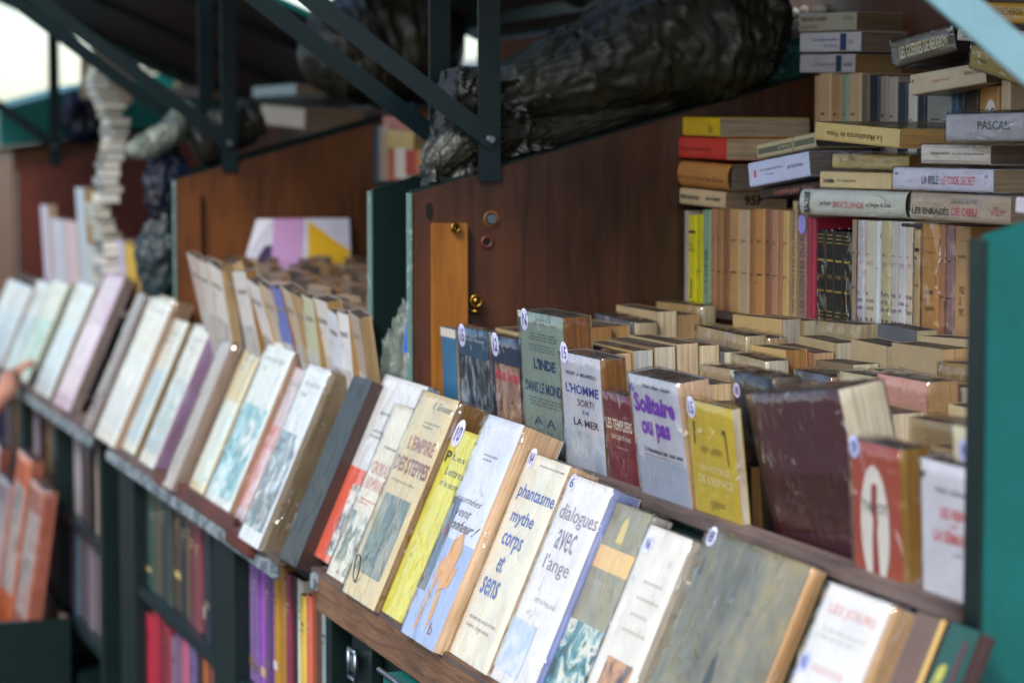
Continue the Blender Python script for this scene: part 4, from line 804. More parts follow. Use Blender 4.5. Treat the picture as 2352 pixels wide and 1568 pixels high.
put(u7, F_, (.48, .25, .68, .85), 'text', 'PAPUS', '#25262e'); put(u7, F_, (.06, .25, .2, .85), 'text', 'O. et', '#25262e')
u8 = flat((2240, 4), (2420, 10), (2243, 52), 10, 1.86, .14, '#c8960c', '#8a6a20', 'amber yellow book at the top right corner', sleeve=1.0)
put(u8, F_, (.24, .4, .62, .75), 'text', 'GAUSCHERON', '#5a4408')
# cellophane and teal bag behind the tarpaulin
def blob(name, c, rad, mat, label, cat, seed=1, rough=.25, crease=.25, n=48, grp=None):
    P = []; F = []; c = Vector(c); rad = Vector(rad)
    for i in range(n + 1):
        th = math.pi * i / n
        for j in range(2 * n):
            ph = math.pi * j / n; d = Vector((math.sin(th) * math.cos(ph), math.sin(th) * math.sin(ph), math.cos(th)))
            q = noise.fractal(d * 1.3 + Vector((seed, 0, 0)), 1, 2, 3); rg = 1 - abs(noise.noise(d * 3.2 + Vector((0, seed, 0)) + Vector((q, q, 0)) * .5))
            s = 1 + rough * q + crease * .6 * (rg ** 4 - .3)
            P.append(c + Vector((d.x * rad.x, d.y * rad.y, d.z * rad.z)) * s)
    m = 2 * n
    F = [(i * m + j, (i + 1) * m + j, (i + 1) * m + (j + 1) % m, i * m + (j + 1) % m) for i in range(n) for j in range(m)]
    o = mesh_obj(name, P, F, mat, None, True); tag(o, label, cat, grp); return o
p = onX(1800, 130, XB - .05); blob('plastic_bag', (XB - .1, p.y + .06, p.z - .02), (.05, .10, .06), M_TEALBAG, 'teal plastic bag tucked behind the big tarpaulin roll', 'bag', 3)
M_CREAMBAG = tarp_mat('milky wrapping plastic', '#8f7c5c', '#d8d0c0', .15)
p = onX(1795, 60, XB - .1); blob('wrapping_plastic', (XB - .12, p.y + .10, p.z + .0), (.05, .09, .035), M_CREAMBAG, 'crumpled milky wrapping plastic above the teal bag', 'plastic', 5, .4, .5)
# ---------------------------------------------------------------- tarpaulin rolls over the partitions
def tube(name, pts, mat, label, seed=0, crease=.3, n=150, m=84, cat='tarpaulin', grp=None, squash=1):
    """pts: (x, y, z, radius). A wrinkled, sagging plastic roll."""
    P = []; K = len(pts) - 1
    for i in range(n + 1):
        s = i / n * K; k = min(int(s), K - 1); f = s - k
        g = f * f * (3 - 2 * f)
        a, b = pts[k], pts[k + 1]; c = Vector([a[q] + (b[q] - a[q]) * f for q in range(3)]); r = a[3] + (b[3] - a[3]) * g
        d = (Vector(b[:3]) - Vector(a[:3])).normalized(); side = Vector((1, 0, 0)); upv = side.cross(d).normalized()
        if upv.z < 0: upv = -upv
        e = 1.0
        if i < 6: e = math.sqrt(max(0, 1 - (1 - i / 6) ** 2))
        if n - i < 6: e = math.sqrt(max(0, 1 - (1 - (n - i) / 6) ** 2))
        for j in range(m):
            t = 2 * math.pi * j / m; q = Vector((math.cos(t), i / n * 6, math.sin(t)))
            w1 = noise.fractal(q * 1.3 + Vector((seed, 0, 0)), 1, 2, 3)
            w2 = noise.noise(Vector((math.cos(t + w1) * 1.3, i / n * 4 + w1 * 1.5 + math.sin(t) * 1.2, math.sin(t + w1) * 1.3 + seed))); rg = (1 - abs(w2)) ** 5
            w3 = (1 - abs(noise.noise(q * 5 + Vector((w1 * 2, seed, w2 * 2))))) ** 4
            rr = r * e * (1 + .09 * w1 + .08 * (1 - abs(noise.noise(Vector((2.4 * math.cos(t) + i / n * 1.4 + seed, i / n * 2.6, 2.4 * math.sin(t)))))) ** 9 - .05 * (1 - abs(noise.noise(Vector((3.6 * math.cos(t) + seed, i / n * 7 + math.sin(t) * 1.5, 3.6 * math.sin(t) + w1))))) ** 12 + crease * .4 * (rg - .3) + .02 * (w3 - .3))
            P.append(c + side * math.cos(t) * rr * squash + upv * math.sin(t) * rr)
    F = [(i * m + j, (i + 1) * m + j, (i + 1) * m + (j + 1) % m, i * m + (j + 1) % m) for i in range(n) for j in range(m)]
    o = mesh_obj(name, P, F, mat, None, True); tag(o, label, cat, grp); return o
def tb(x, y, r, X=XB - .06): p = onX(x, y, X); return (X, p.y, p.z, r)
GT = 'tarpaulins folded over the partitions between boxes'
tube('tarpaulin', [tb(1130, 260, .03), tb(1200, 205, .062), tb(1330, 165, .085), tb(1480, 105, .108), tb(1620, 80, .125), tb(1730, 75, .11), tb(1790, 95, .06)], M_TARP, 'big black crumpled tarpaulin roll lying on the near dark partition', 2.3, .2, grp=GT)
tube('tarpaulin', [tb(975, 415, .015, XB - .045), tb(1010, 370, .03, XB - .045), tb(1060, 325, .04, XB - .045), tb(1160, 305, .034, XB - .045), tb(1260, 300, .03, XB - .045), tb(1400, 262, .028, XB - .045), tb(1560, 215, .03, XB - .045)], M_TARP, 'lower fold of black plastic along the slanting top of the near partition', 7.7, .28, grp=GT)
def sheet(name, cs, mat, label, seed, nu=46, nv=90, amp=.03, cat='tarpaulin', grp=None):
    """a hanging, creased plastic sheet with real thickness between four corner points"""
    A, B_, C_, D2 = [Vector(c) for c in cs]; G = []
    for j in range(nv + 1):
        for i in range(nu + 1):
            u, v = i / nu, j / nv; p = A.lerp(B_, u).lerp(D2.lerp(C_, u), v)
            f1 = noise.noise(Vector((u * 3.2 + seed, v * 2.2, 0))); f2 = (1 - abs(noise.noise(Vector((u * 6 + f1, v * 3.5 + seed, 1))))) ** 4; f3 = noise.noise(Vector((u * 14, v * 12, seed)))
            edge = 1 + .10 * noise.noise(Vector((v * 5, seed, 3)))
            p = p + Vector((amp * (f1 + .9 * f2 - .5 + .15 * f3) + amp * .8 * math.sin(u * math.pi) , amp * .5 * f2 + (u - .5) * .02 * f1 * edge, amp * .35 * f1)); G.append(p)
    m = nu + 1; n_ = len(G); P = G + [p + Vector((-.0015, 0, 0)) for p in G]; F = []
    for j in range(nv):
        for i in range(nu):
            a_ = j * m + i; q = (a_, a_ + 1, a_ + m + 1, a_ + m); F += [q, tuple(n_ + k for k in reversed(q))]
    rim = [i for i in range(m)] + [j * m + nu for j in range(1, nv + 1)] + [nv * m + i for i in range(nu - 1, -1, -1)] + [j * m for j in range(nv - 1, 0, -1)]
    for k in range(len(rim)): a_, b_ = rim[k], rim[(k + 1) % len(rim)]; F.append((a_, a_ + n_, b_ + n_, b_))
    o = mesh_obj(name, P, F, mat, None, True); tag(o, label, cat, grp); return o
def tp(x, y, X): p = onX(x, y, X); return (X, p.y, p.z)
sheet('tarpaulin', [tp(1000, 160, XB - .10), tp(1110, 150, XB - .07), tp(1125, 385, XB - .035), tp(962, 430, XB - .035)], M_TARP, 'loose creased end of black plastic hanging behind the green upright', 4.1, grp=GT)
sheet('tarpaulin', [tp(1100, 190, XB - .03), tp(1270, 170, XB - .02), tp(1290, 335, XB - .035), tp(1100, 372, XB - .035)], M_TARP, 'crumpled collar of black plastic between the upright and the big roll', 8.6, amp=.026, grp=GT)
def ta(x, y, r, X=XA - .08): p = onX(x, y, X); return (X, p.y, p.z, r)
tube('tarpaulin', [ta(690, 150, .05), ta(760, 130, .12), ta(850, 110, .15), ta(960, 90, .16), ta(1060, 95, .1)], M_TARP, 'dark blurred tarpaulin bundle over the orange brown partition', 9.2, .35, n=80, m=48, grp=GT)
tube('tarpaulin', [ta(290, 350, .02), ta(340, 335, .035), ta(400, 300, .035), ta(440, 235, .03)], M_TARPG, 'grey curved plastic fold hanging beside the far upright', 5.2, .3, n=60, m=40, grp=GT)
tube('tarpaulin', [ta(440, 340, .06), ta(520, 300, .06), ta(600, 260, .05)], M_TARP, 'small black plastic bundle at the foot of the far upright', 3.3, .35, n=60, m=40, grp=GT)
p = onX(390, 430, XA - .1); blob('plastic_bag', (XA - .13, p.y + .0, p.z), (.05, .055, .10), M_TARPB, 'navy and black plastic bag hanging left of the orange partition', 'bag', 8)
p = onX(360, 590, XA - .1); blob('plastic_bag', (XA - .13, p.y + .03, p.z), (.06, .07, .12), tarp_mat('petrol black plastic', '#0f1a1c', '#2b4246'), 'petrol black plastic sack standing left of the orange partition', 'bag', 11)
p = onX(175, 265, X3 - .1); blob('plastic_bag', (X3 - .1, p.y + .02, p.z - .0), (.08, .08, .10), M_TARPB, 'round navy bag hanging at the farthest upright', 'bag', 14)
p = onX(925, 800, XAr + .13); blob('plastic_bag', (XAr + .13, p.y + .02, p.z - .07), (.05, .05, .13), M_TARPG, 'grey green plastic sheet stuffed between the two nearest boxes', 'bag', 17, .25, .5)
p = onX(937, 765, XB - .03)
tag(MB().poly([(XB - .03, p.y - .008, p.z - .035), (XB - .028, p.y + .004, p.z - .03), (XB - .028, p.y + .008, p.z + .035), (XB - .03, p.y - .002, p.z + .02), (XB - .034, p.y - .008, p.z - .035), (XB - .032, p.y + .004, p.z - .03), (XB - .032, p.y + .008, p.z + .035), (XB - .034, p.y - .002, p.z + .02)], [(0, 1, 2, 3), (7, 6, 5, 4), (0, 4, 5, 1), (1, 5, 6, 2), (2, 6, 7, 3), (3, 7, 4, 0)]).build('plastic_strap', ink('#1565d8')), 'bright blue plastic scrap between the two nearest boxes', 'strap')
# ---------------------------------------------------------------- middle box: magazine, files, display
mg = empty('magazine', Matrix.Translation(onX(565, 600, XA + .05) - Vector((0, 0, .12))), 'pink white and yellow magazine leaning on the orange brown side inside the middle box', 'magazine')
a = onX(562, 600, XA + .05); c = onX(806, 596, XA + .05); tl = onX(590, 503, XA + .03); tr = onX(802, 501, XA + .03)
def mpt(u, v, d=0): # u 0..1 along, v 0..1 up
    lo = a.lerp(c, u); hi = tl.lerp(tr, u); return lo.lerp(hi, v) + Vector((d, 0, 0))
MGP = [((0, -1.2), (1, -1.2), (1, 1), (0.06, 1))]
P = [mpt(*q) for q in ((0, -1.2), (1, -1.2), (1, 1), (.0, 1))]; P += [v + Vector((-.006, 0, 0)) for v in P]
local(mg, MB().poly(P, [(0, 1, 2, 3), (7, 6, 5, 4), (0, 4, 5, 1), (1, 5, 6, 2), (2, 6, 7, 3), (3, 7, 4, 0)]).build('magazine_cover', M_COVER, color=hexc('#d8d8e8')))
for nm, pts, col in (('pink_panel', [(.28, -.6), (.55, -.6), (.5, 1), (.18, 1)], '#c89acb'), ('yellow_triangle', [(.62, -.6), (.95, -.1), (1, .2), (.55, .95)], '#e0b020'), ('cover_photo', [(.02, -.6), (.3, -.6), (.28, .4), (.15, .35)], '#3c2a50'), ('white_panel', [(.0, .2), (.18, 1), (.02, 1)], '#e6e6f2')):
    local(mg, MB().poly([mpt(u, v, .001) for u, v in pts], [tuple(range(len(pts)))]).build(nm, ink(col)))
PALE = ['#e8e2d8', '#d8d4cc', '#ece6da', '#dfd6d8', '#cfd4dc', '#e9e3c9', '#d9cfc0', '#e4dfe6', '#c9cfd2']
PN = {'#e8e2d8': 'off white', '#d8d4cc': 'light grey', '#ece6da': 'cream white', '#dfd6d8': 'pinkish white', '#cfd4dc': 'bluish grey', '#e9e3c9': 'pale cream', '#d9cfc0': 'beige', '#e4dfe6': 'lilac white', '#c9cfd2': 'cool grey'}
ORD18 = 'first second third fourth fifth sixth seventh eighth ninth tenth eleventh twelfth thirteenth fourteenth fifteenth sixteenth seventeenth'.split()
ac = ['#cdb9ae', '#d9d0c2', '#e2dbd0', '#9a7444', '#dad4cc', '#e6e0da', '#c9b8a4', '#6f7cc0', '#cbbba4', '#b89a6a', '#c3c3a2', '#d9d4cc', '#d2d4dc', '#e0dcd8', '#b0a090', '#cdb8a4']
x0 = 428
for i in range(16):
    yt = 582 + (x0 - 428) * .37 + random.uniform(-7, 8); wpx = random.uniform(22, 34)
    yy = 1.12 + (x0 - 428) * .00012; a = onY(x0, yt, yy); e = onY(x0 + wpx, yt, yy); w_ = e.x - a.x; lean = R(16 - (x0 - 428) * .02 + random.uniform(-5, 5)); az = Vector((random.uniform(-.05, .12), -math.sin(lean), math.cos(lean))).normalized()
    h = (a.z - zz(-.672)) / az.z
    b = book(a - az * h, Vector((1, 0, -az.x)), az, max(.06, w_ * .96), random.uniform(.014, .03), h, ac[i], random.choice(['#8a6434', '#a5834c', '#b59a70']), f'pale blurred book in the middle box front row, {ORD18[i]} from its left side', 'books filed in the middle box')
    put(b, 'front', (.15, .8, .85, .92), 'lines', (2, 3), '#9a948c'); put(b, 'front', (.1, .45, .9, .72), 'quad', 'cover_picture', art(['#d9d4c9', '#c5c3bd', '#a8a39a', '#c9b4ac'], 12), .0005)
    x0 += wpx * random.uniform(.85, 1.0)
    if x0 > 812: break
k = 0
for ci in range(11):
    xr = -5.92 + ci * .158; zt = -.275 - ci * .006; y = 1.24
    while y < 1.64:
        t = random.uniform(.016, .034); pg = random.choice(['#6b5138', '#85664a', '#a08868', '#4e3a2a']); cv = random.choice(['#6d5d4e', '#5b4a3e', '#8a7a6c', '#3c322c', '#a3968a'])
        h = .38 + (zt + .292) + random.uniform(-.03, .02); wd = .145 + random.uniform(-.02, 0)
        STF.book(Vector((xr - wd, y + .05, zz(-.672))), XX, Vector((random.uniform(-.08, .08), random.uniform(-.16, -.05), 1)), wd, t, h, cv, pg)
        y += t + .004
# rear pile of the middle box seen past the upright
for x0, x1, yt, yb, c, d in ((842, 868, 290, 420, '#1c5468', 'teal'), (870, 888, 290, 415, '#b09a84', 'tan'), (889, 905, 345, 415, '#b8644c', 'brick'), (906, 928, 340, 410, '#e0d6c4', 'white'), (929, 955, 345, 400, '#b8463c', 'red'), (956, 985, 345, 400, '#c8894c', 'orange')):
    spine(x0, x1, yt, yb, 1.72, c, f'{d} blurred spine standing at the rear of the middle box behind the brace', grp='books at the rear of the middle box')
flat((888, 297), (950, 303), (888, 342), 5, 1.72, .13, '#c4a868', '#a89064', 'ochre book lying on the rear spines of the middle box', 'books at the rear of the middle box')
flat((880, 265), (955, 272), (880, 296), 5, 1.72, .13, '#a8584c', '#a89064', 'rust red book topping the rear pile of the middle box', 'books at the rear of the middle box')
for i, (TL, TR, BL, c, X_) in enumerate((((325, 92), (505, 100), (325, 118), '#8d7f8a', 0), ((320, 120), (510, 126), (320, 142), '#a0918a', 0), ((330, 145), (500, 150), (330, 168), '#8a7a70', 0), ((325, 171), (500, 176), (325, 196), '#a8947c', 0), ((335, 199), (490, 203), (335, 222), '#6a5a58', 0), ((600, 240), (700, 250), (600, 285), '#c0b0a0', 1), ((580, 200), (680, 192), (580, 225), '#9ab0b8', 1))):
    flat(TL, TR, BL, 12, 1.74 if not X_ else 1.72, .2, c, '#a8917c', f'dim blurred book lying high at the back of the far boxes, {["top", "second", "third", "fourth", "lowest", "pinkish", "bluish"][i]} one', 'books lying high at the back')
def dispA(lab, TL, TR, t, cov, pag, X=None, pic=None, gr='books leaning outside the middle box', sl=.9):
    Pb = Vector((0, 1.187, zz(-.455))); Pf = Pb + NB * t
    a = onPl(TL[0], TL[1], Pf, NB); c = onPl(TR[0], TR[1], Pf, NB); h = (a.z - zz(-.73)) / math.cos(TH)
    b = book(a - UPD * h, XX, UPD, abs(c.x - a.x), t, h, cov, pag, lab, gr, sleeve=sl)
    if pic: put(b, 'front', (.15, .8, .85, .92), 'lines', (2, 4), '#b9b4ac')
    if pic: put(b, 'front', (.05, .08, .92, .62), 'quad', 'cover_picture', art(pic, 13), .0005)
    return b
dispA('tall cream white book, leftmost outside the middle box', (352, 672), (403, 684), .05, '#e9e6d8', '#a5866a', pic=['#ecebe0', '#e4e6e0', '#d9dede'])
dispA('white book with faint blue print, second outside the middle box', (394, 728), (432, 742), .03, '#e9ead9', '#a08a64', pic=['#ecebe0', '#cfe0e0', '#b5d0d4', '#eeeade'])
dispA('cream book with scattered grey print, third outside the middle box', (449, 742), (482, 760), .035, '#e6e4d6', '#a98ab0', pic=['#ecebe0', '#d2dcd9', '#9fb0ac', '#eeeade'])
dispA('brown paged book with grey cover between the lilac edged and the blue ones', (512, 778), (532, 790), .06, '#b5a89c', '#8f7462')
dispA('small lilac blue cover low beside the brown board', (545, 830), (580, 850), .02, '#b9bede', '#8a7062', pic=['#6f7cae', '#b9bede', '#e9e9ee'])
dispA('cream yellow and pale blue book with a gold edge', (570, 785), (606, 797), .03, '#e8dcb0', '#b89a48', pic=['#c9e2e2', '#e6ead9', '#dfe6da'])
dispA('white book with turquoise marks beside the cream yellow one', (618, 778), (680, 800), .035, '#e8ece4', '#ab8666', pic=['#eef0ea', '#bfdfe0', '#4aa0a8', '#e9ece8', '#f0efe4'])
dispA('pinkish white book with red spots behind the drawing cover', (672, 840), (708, 850), .02, '#dccfd2', '#cbbcb0', pic=['#e4d9d9', '#d08a88', '#e6dcd8'])
dispA('white book with a grey ink drawing and thick grey brown pages', (710, 834), (760, 850), .062, '#e4e8e8', '#8f7d62', pic=['#eef0ee', '#a9b9bd', '#46585e', '#e6eae6', '#eef0ee'])
bb = dispA('slim black book at the right end outside the middle box', (812, 860), (856, 874), .045, '#0c0e11', '#3a2420', sl=0)
# ---------------------------------------------------------------- far box: displays, files and the tall pile
for i, (TL, TR, t, c, pg, pc) in enumerate((((20, 640), (80, 652), .03, '#d5dade', '#b0a08c', ['#e2e6ea', '#a9c0d4', '#cfd8dc']), ((88, 642), (120, 650), .02, '#d9e0dc', '#8fa8b0', ['#e6eaea', '#9cc0d0', '#dfe6e0']), ((122, 640), (160, 650), .02, '#dde0cc', '#a0a890', ['#e6ead9', '#7ec0b0', '#e9ebe0']), ((180, 645), (222, 652), .03, '#dfe4e0', '#8f7a4c', ['#e9eeee', '#c0d4dc', '#e6e9e4']), ((245, 625), (288, 632), .03, '#d8b8cc', '#8f8078', ['#e0c0d4', '#e9d9e0', '#c9a0b8']), ((318, 672), (335, 680), .05, '#8a7470', '#8f8078', None))):
    dispA(f'blurred pale book on the far display, {["first", "second", "third", "fourth", "pink fifth", "brown sixth"][i]} from the left', TL, TR, t, c, pg, pic=pc, gr='books leaning outside the far box')
for i, (x0, x1, yt, c) in enumerate(((108, 125, 470, '#d8cfe0'), (130, 160, 500, '#d5d5e2'), (162, 190, 505, '#dfc6cc'), (192, 212, 430, '#c0cdd8'), (214, 240, 560, '#c4c8c0'), (244, 262, 540, '#8a6a2c'), (264, 300, 545, '#b8b0c4'), (302, 325, 560, '#d0a820'))):
    a = onY(x0, yt, 1.25); e = onY(x1, yt, 1.25); h = a.z - zz(-.672)
    book(Vector((a.x, 1.25, zz(-.672))), XX, (0, -.05, 1), e.x - a.x, .03, h, c, '#b09468', f'blurred book standing in the far box, {"first second third fourth fifth sixth seventh eighth".split()[i]} from its left side', 'books filed in the far box')
t_w = lambda: .055 + random.uniform(-.012, .015)
zq = onX(250, 640, -7.2).z; ztp = onX(250, 155, -7.2).z; k = 0
while zq < ztp:
    t = random.uniform(.017, .03); f = (zq - 1.2) / .55; off = .018 * math.sin(zq * 13) + .02 * noise.noise(Vector((zq * 9, 0, 0)))
    c = random.choice(['#b8b6aa', '#a9aca4', '#cfccc0', '#8a8e90', '#b2a994', '#6a6a68'])
    STF.book(Vector((-7.12 + random.uniform(-.02, .02), 1.19 + off + random.uniform(-.008, .008), zq + t)), (0, 1, 0), (-1, 0, 0), t_w(), t * .9, .15, c, random.choice(['#dcd8c8', '#b9b5a5', '#c9c9c4']))
    zq += t; k += 1
# cardboard sheet and low ledge things in far box
cb = [onX(185, 105, -8.2), onX(320, 150, -8.2), onX(300, 240, -8.2), onX(185, 225, -8.2)]
tag(MB().poly([tuple(v) for v in cb] + [(v.x - .006, v.y, v.z) for v in cb], [(0, 3, 2, 1), (4, 5, 6, 7), (0, 1, 5, 4), (1, 2, 6, 5), (2, 3, 7, 6), (3, 0, 4, 7)]).build('cardboard_sheet', paint('beige cardboard', '#b9a58c', .9)), 'beige cardboard sheet hanging behind the tall pale pile', 'cardboard')
# ---------------------------------------------------------------- lower cabinets with spine-out books
def cabinet(x0, x1, posts, shelves, label, yf=1.06, zt=-.78, zb=-1.5):
    c = empty('book_cabinet', Vector(((x0 + x1) / 2, yf, 0.02)), label, 'bookcase', 'green cabinets under the display ledges')
    local(c, MB().box((x0, yf + .28, .02), (x1, yf + .3, zz(zt))).build('back_panel', G_DARK))
    local(c, MB().box((x0, yf + .02, zz(zt)), (x1, yf + .3, zz(zt) + .012)).build('top_board', G_DARK))
    local(c, MB().box((x0, yf, .02), (x1, yf + .28, .06)).build('plinth', G_DARK))
    for a_, b_ in posts: local(c, MB().box((a_, yf - .01, .061), (b_, yf + .279, zz(zt) - .001)).build('side_post', G_DARK, None, bevel=.003))
    bays = [(posts[i][1], posts[i + 1][0]) for i in range(len(posts) - 1)]
    for bi, (a_, b_) in enumerate(bays):
        for z in shelves: local(c, MB().box((a_ + .001, yf - .004, zz(z) - .028), (b_ - .001, yf + .278, zz(z))).build('shelf', G_METAL, None, bevel=.002))
    return c, bays
cabA, baysA = cabinet(-6.10, -3.98, [(-6.10, -5.88), (-4.965, -4.75), (-4.03, -3.985)], [-1.062, -1.36], 'dark green cabinet of upright books under the middle ledge')
def shelfrow(x0, x1, z, zmax, cols, lab, yf=1.075, fill=1.0, dz=.03, names=None, grp=None, stuff=False):
    x = x0 + .004; i = 0
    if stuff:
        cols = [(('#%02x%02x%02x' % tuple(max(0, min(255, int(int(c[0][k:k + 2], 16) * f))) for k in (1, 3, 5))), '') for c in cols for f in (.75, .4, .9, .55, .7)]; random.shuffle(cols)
    while x < x1 - .02 and i < len(cols):
        c = cols[i]; t = min((x1 - x0 - .01) / len(cols) * random.uniform(.85, 1.12), x1 - x - .004)
        h = (zmax - z) * random.uniform(.86, .97)
        if stuff: STF.book(Vector((x + t, yf + random.uniform(0, .02), zz(z) + .0005)), (0, 1, 0), (random.uniform(-.03, .03), 0, 1), .15, t * .9, h, c[0], '#b39a78'); x += t + .001; i += 1; continue
        b = book(Vector((x + t, yf + random.uniform(0, .012), zz(z) + .0005)), (0, 1, 0), (0, 0, 1), .15, t * .95, h, c[0], '#b39a78', f'{c[1]} spine {lab}', grp or 'books on the lower shelves')
        if random.random() < .7: put(b, 'spine_up', (.2, .55, .8, .8), 'lines', (5, 2), random.choice(['#c9b070', '#20201c', '#b0a89c']))
        if random.random() < .5: q = random.uniform(.08, .3); put(b, 'spine_up', (0, q, 1, q + random.uniform(.03, .12)), 'quad', 'colour_band', random.choice(['#c9b070', '#20201c', '#6a6258', '#d8cfc0', c[0][:-2] + '40']))
        x += t + .001; i += 1
shelfrow(-5.88, -4.965, -1.062, -.785, [('#33443e', 'dull green'), ('#3c5044', 'mottled green'), ('#5a4e34', 'olive gold'), ('#26383a', 'dark petrol'), ('#3b4338', 'moss'), ('#4c3c34', 'umber'), ('#1c2224', 'black green'), ('#5a5a3c', 'khaki'), ('#6a3438', 'maroon'), ('#7a4048', 'dusty red'), ('#4a3034', 'plum'), ('#1c2a34', 'ink blue'), ('#2a3c4a', 'slate blue'), ('#a87848', 'tan')], 'on the upper left shelf of the middle cabinet', grp='books on the upper left shelf of the middle cabinet')
shelfrow(-4.75, -4.03, -1.062, -.785, [('#8d6aa0', 'lilac'), ('#7d5c98', 'mauve'), ('#a050c0', 'violet'), ('#6a4a6c', 'dull purple'), ('#54307a', 'deep purple'), ('#b8862c', 'gold'), ('#a87a28', 'ochre'), ('#b07c30', 'mustard'), ('#8a2c4a', 'magenta'), ('#16181a', 'black'), ('#e6e0d0', 'white'), ('#dcc04c', 'yellow'), ('#dc6a50', 'coral'), ('#9a4a28', 'rust'), ('#5c3a2c', 'brown'), ('#8fa0a0', 'grey blue'), ('#8a5a24', 'amber'), ('#23262c', 'charcoal'), ('#6a3426', 'chestnut')], 'on the shelf under the near end of the middle ledge', grp='books on the right shelf of the middle cabinet')
shelfrow(-5.88, -4.965, -1.36, -1.10, [('#b81c3c', 'crimson'), ('#a81c34', 'scarlet'), ('#7a1424', 'dark red'), ('#8a2a38', 'wine'), ('#8a6a80', 'mauve'), ('#7a5a78', 'dusty purple'), ('#c0607a', 'rose'), ('#6a5a8a', 'violet grey'), ('#2c1c1c', 'near black'), ('#b0602c', 'orange'), ('#6a3a2a', 'brown'), ('#8a4a3a', 'brick'), ('#3a2c3c', 'aubergine')], 'on the lower left shelf of the middle cabinet', grp='books on the lower left shelf of the middle cabinet')
cab3, bays3 = cabinet(-8.9, -6.36, [(-8.9, -8.75), (-8.02, -7.9), (-7.25, -7.15), (-6.42, -6.36)], [-1.05, -1.34], 'dark green cabinet of leaning books under the far ledge')
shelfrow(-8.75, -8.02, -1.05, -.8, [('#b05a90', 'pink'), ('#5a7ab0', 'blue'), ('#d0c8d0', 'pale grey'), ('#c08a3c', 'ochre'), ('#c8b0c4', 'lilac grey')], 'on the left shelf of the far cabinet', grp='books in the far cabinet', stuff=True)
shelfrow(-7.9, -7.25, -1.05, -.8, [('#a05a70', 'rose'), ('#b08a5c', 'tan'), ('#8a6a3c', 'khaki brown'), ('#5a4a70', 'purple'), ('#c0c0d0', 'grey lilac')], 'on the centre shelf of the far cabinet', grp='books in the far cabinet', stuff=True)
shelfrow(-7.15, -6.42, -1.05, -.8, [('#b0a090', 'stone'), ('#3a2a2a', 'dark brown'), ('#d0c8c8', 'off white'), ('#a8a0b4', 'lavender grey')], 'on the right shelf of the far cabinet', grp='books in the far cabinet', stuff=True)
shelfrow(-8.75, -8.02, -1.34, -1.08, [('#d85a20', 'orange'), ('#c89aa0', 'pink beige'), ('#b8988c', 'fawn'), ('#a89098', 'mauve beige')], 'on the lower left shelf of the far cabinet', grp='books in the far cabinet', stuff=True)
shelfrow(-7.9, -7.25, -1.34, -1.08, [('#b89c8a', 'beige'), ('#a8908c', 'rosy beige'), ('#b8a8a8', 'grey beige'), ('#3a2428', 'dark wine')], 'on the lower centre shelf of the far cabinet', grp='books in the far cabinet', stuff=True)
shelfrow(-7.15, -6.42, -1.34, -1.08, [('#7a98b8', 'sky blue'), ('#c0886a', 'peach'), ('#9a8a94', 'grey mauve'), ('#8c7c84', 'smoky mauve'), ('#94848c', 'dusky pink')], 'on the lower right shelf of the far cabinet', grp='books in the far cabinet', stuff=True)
cr = empty('book_crate', Vector((-7.4, .9, 0)), 'low dark crate of leaning books on the pavement at the lower left corner', 'crate')
local(cr, MB().box((-8.9, .80, .02), (-6.9, .82, .18)).build('front_board', W_LEDGE, None, bevel=.003)); local(cr, MB().box((-8.9, 1.02, .02), (-6.9, 1.04, .22)).build('back_board', W_LEDGE, None, bevel=.003))
local(cr, MB().box((-8.9, .821, .02), (-6.9, 1.019, .04)).build('bottom_board', W_LEDGE)); local(cr, MB().box((-6.9, .80, .02), (-6.88, 1.04, .22)).build('end_board', G_DARK))
for i, (x, wd_, h_, c, d) in enumerate(((-8.6, .3, .50, '#7a88b0', 'blue grey'), (-8.22, .3, .56, '#d8d0d4', 'pale grey'), (-7.88, .3, .48, '#c8a8b0', 'pinkish'), (-7.52, .28, .60, '#e8701c', 'orange'), (-7.19, .27, .55, '#c87860', 'salmon'))):
    b = book(Vector((x, .90, .045)), XX, Vector((.03, .14, 1)), wd_, .04, h_, c, '#b86a54', f'{d} blurred cover leaning in the low crate at the lower left', 'books leaning in the low crate', sleeve=.8)
    put(b, 'front', (.1, .3, .9, .85), 'quad', 'cover_picture', art([c, '#d8d0c8', '#4a3838'], 9), .0005)
# near cabinet: closed dark door, steel latch, teal tin
cn = empty('book_cabinet', Vector((-2.9, 1.08, .02)), 'closed dark cabinet with a steel latch under the near ledge', 'bookcase')
local(cn, MB().box((-3.93, 1.09, .02), (-2.0, 1.36, zz(-.77))).build('cabinet_body', G_DARK, None, bevel=.004))
local(cn, MB().box((-3.93, 1.07, .05), (-3.80, 1.088, zz(-.775))).build('door', G_DARK, None, bevel=.003))
p = onY(812, 1522, 1.06)
local(cn, MB().box((p.x - .05, 1.062, p.z - .02), (p.x - .01, 1.069, p.z + .02)).build('latch_plate', M_STEEL, None, bevel=.002))
q = MB()
for a_, b_ in (((-.012, -.024), (.03, -.024)), ((.03, -.024), (.03, .024)), ((.03, .024), (-.012, .024)), ((-.012, .024), (-.012, -.024))): q.cyl((p.x + a_[0], 1.055, p.z + a_[1]), (p.x + b_[0], 1.055, p.z + b_[1]), .0035)
local(cn, q.build('latch_loop', M_STEEL, None, smooth=True))
local(cn, MB().box((p.x - .008, 1.056, p.z - .014), (p.x + .024, 1.062, p.z + .014)).build('latch_tongue', M_STEEL, None, bevel=.002))
p = onY(905, 1550, 1.0)
tn = empty('tin_box', Vector((p.x + .04, 1.0, p.z - .1)), 'teal metal tin peeking from under the near wooden lip', 'tin')
local(tn, MB().box((p.x - .03, .99, p.z - .12), (p.x + .16, 1.055, p.z + .0)).build('tin_body', G_TEAL, None, bevel=.006))
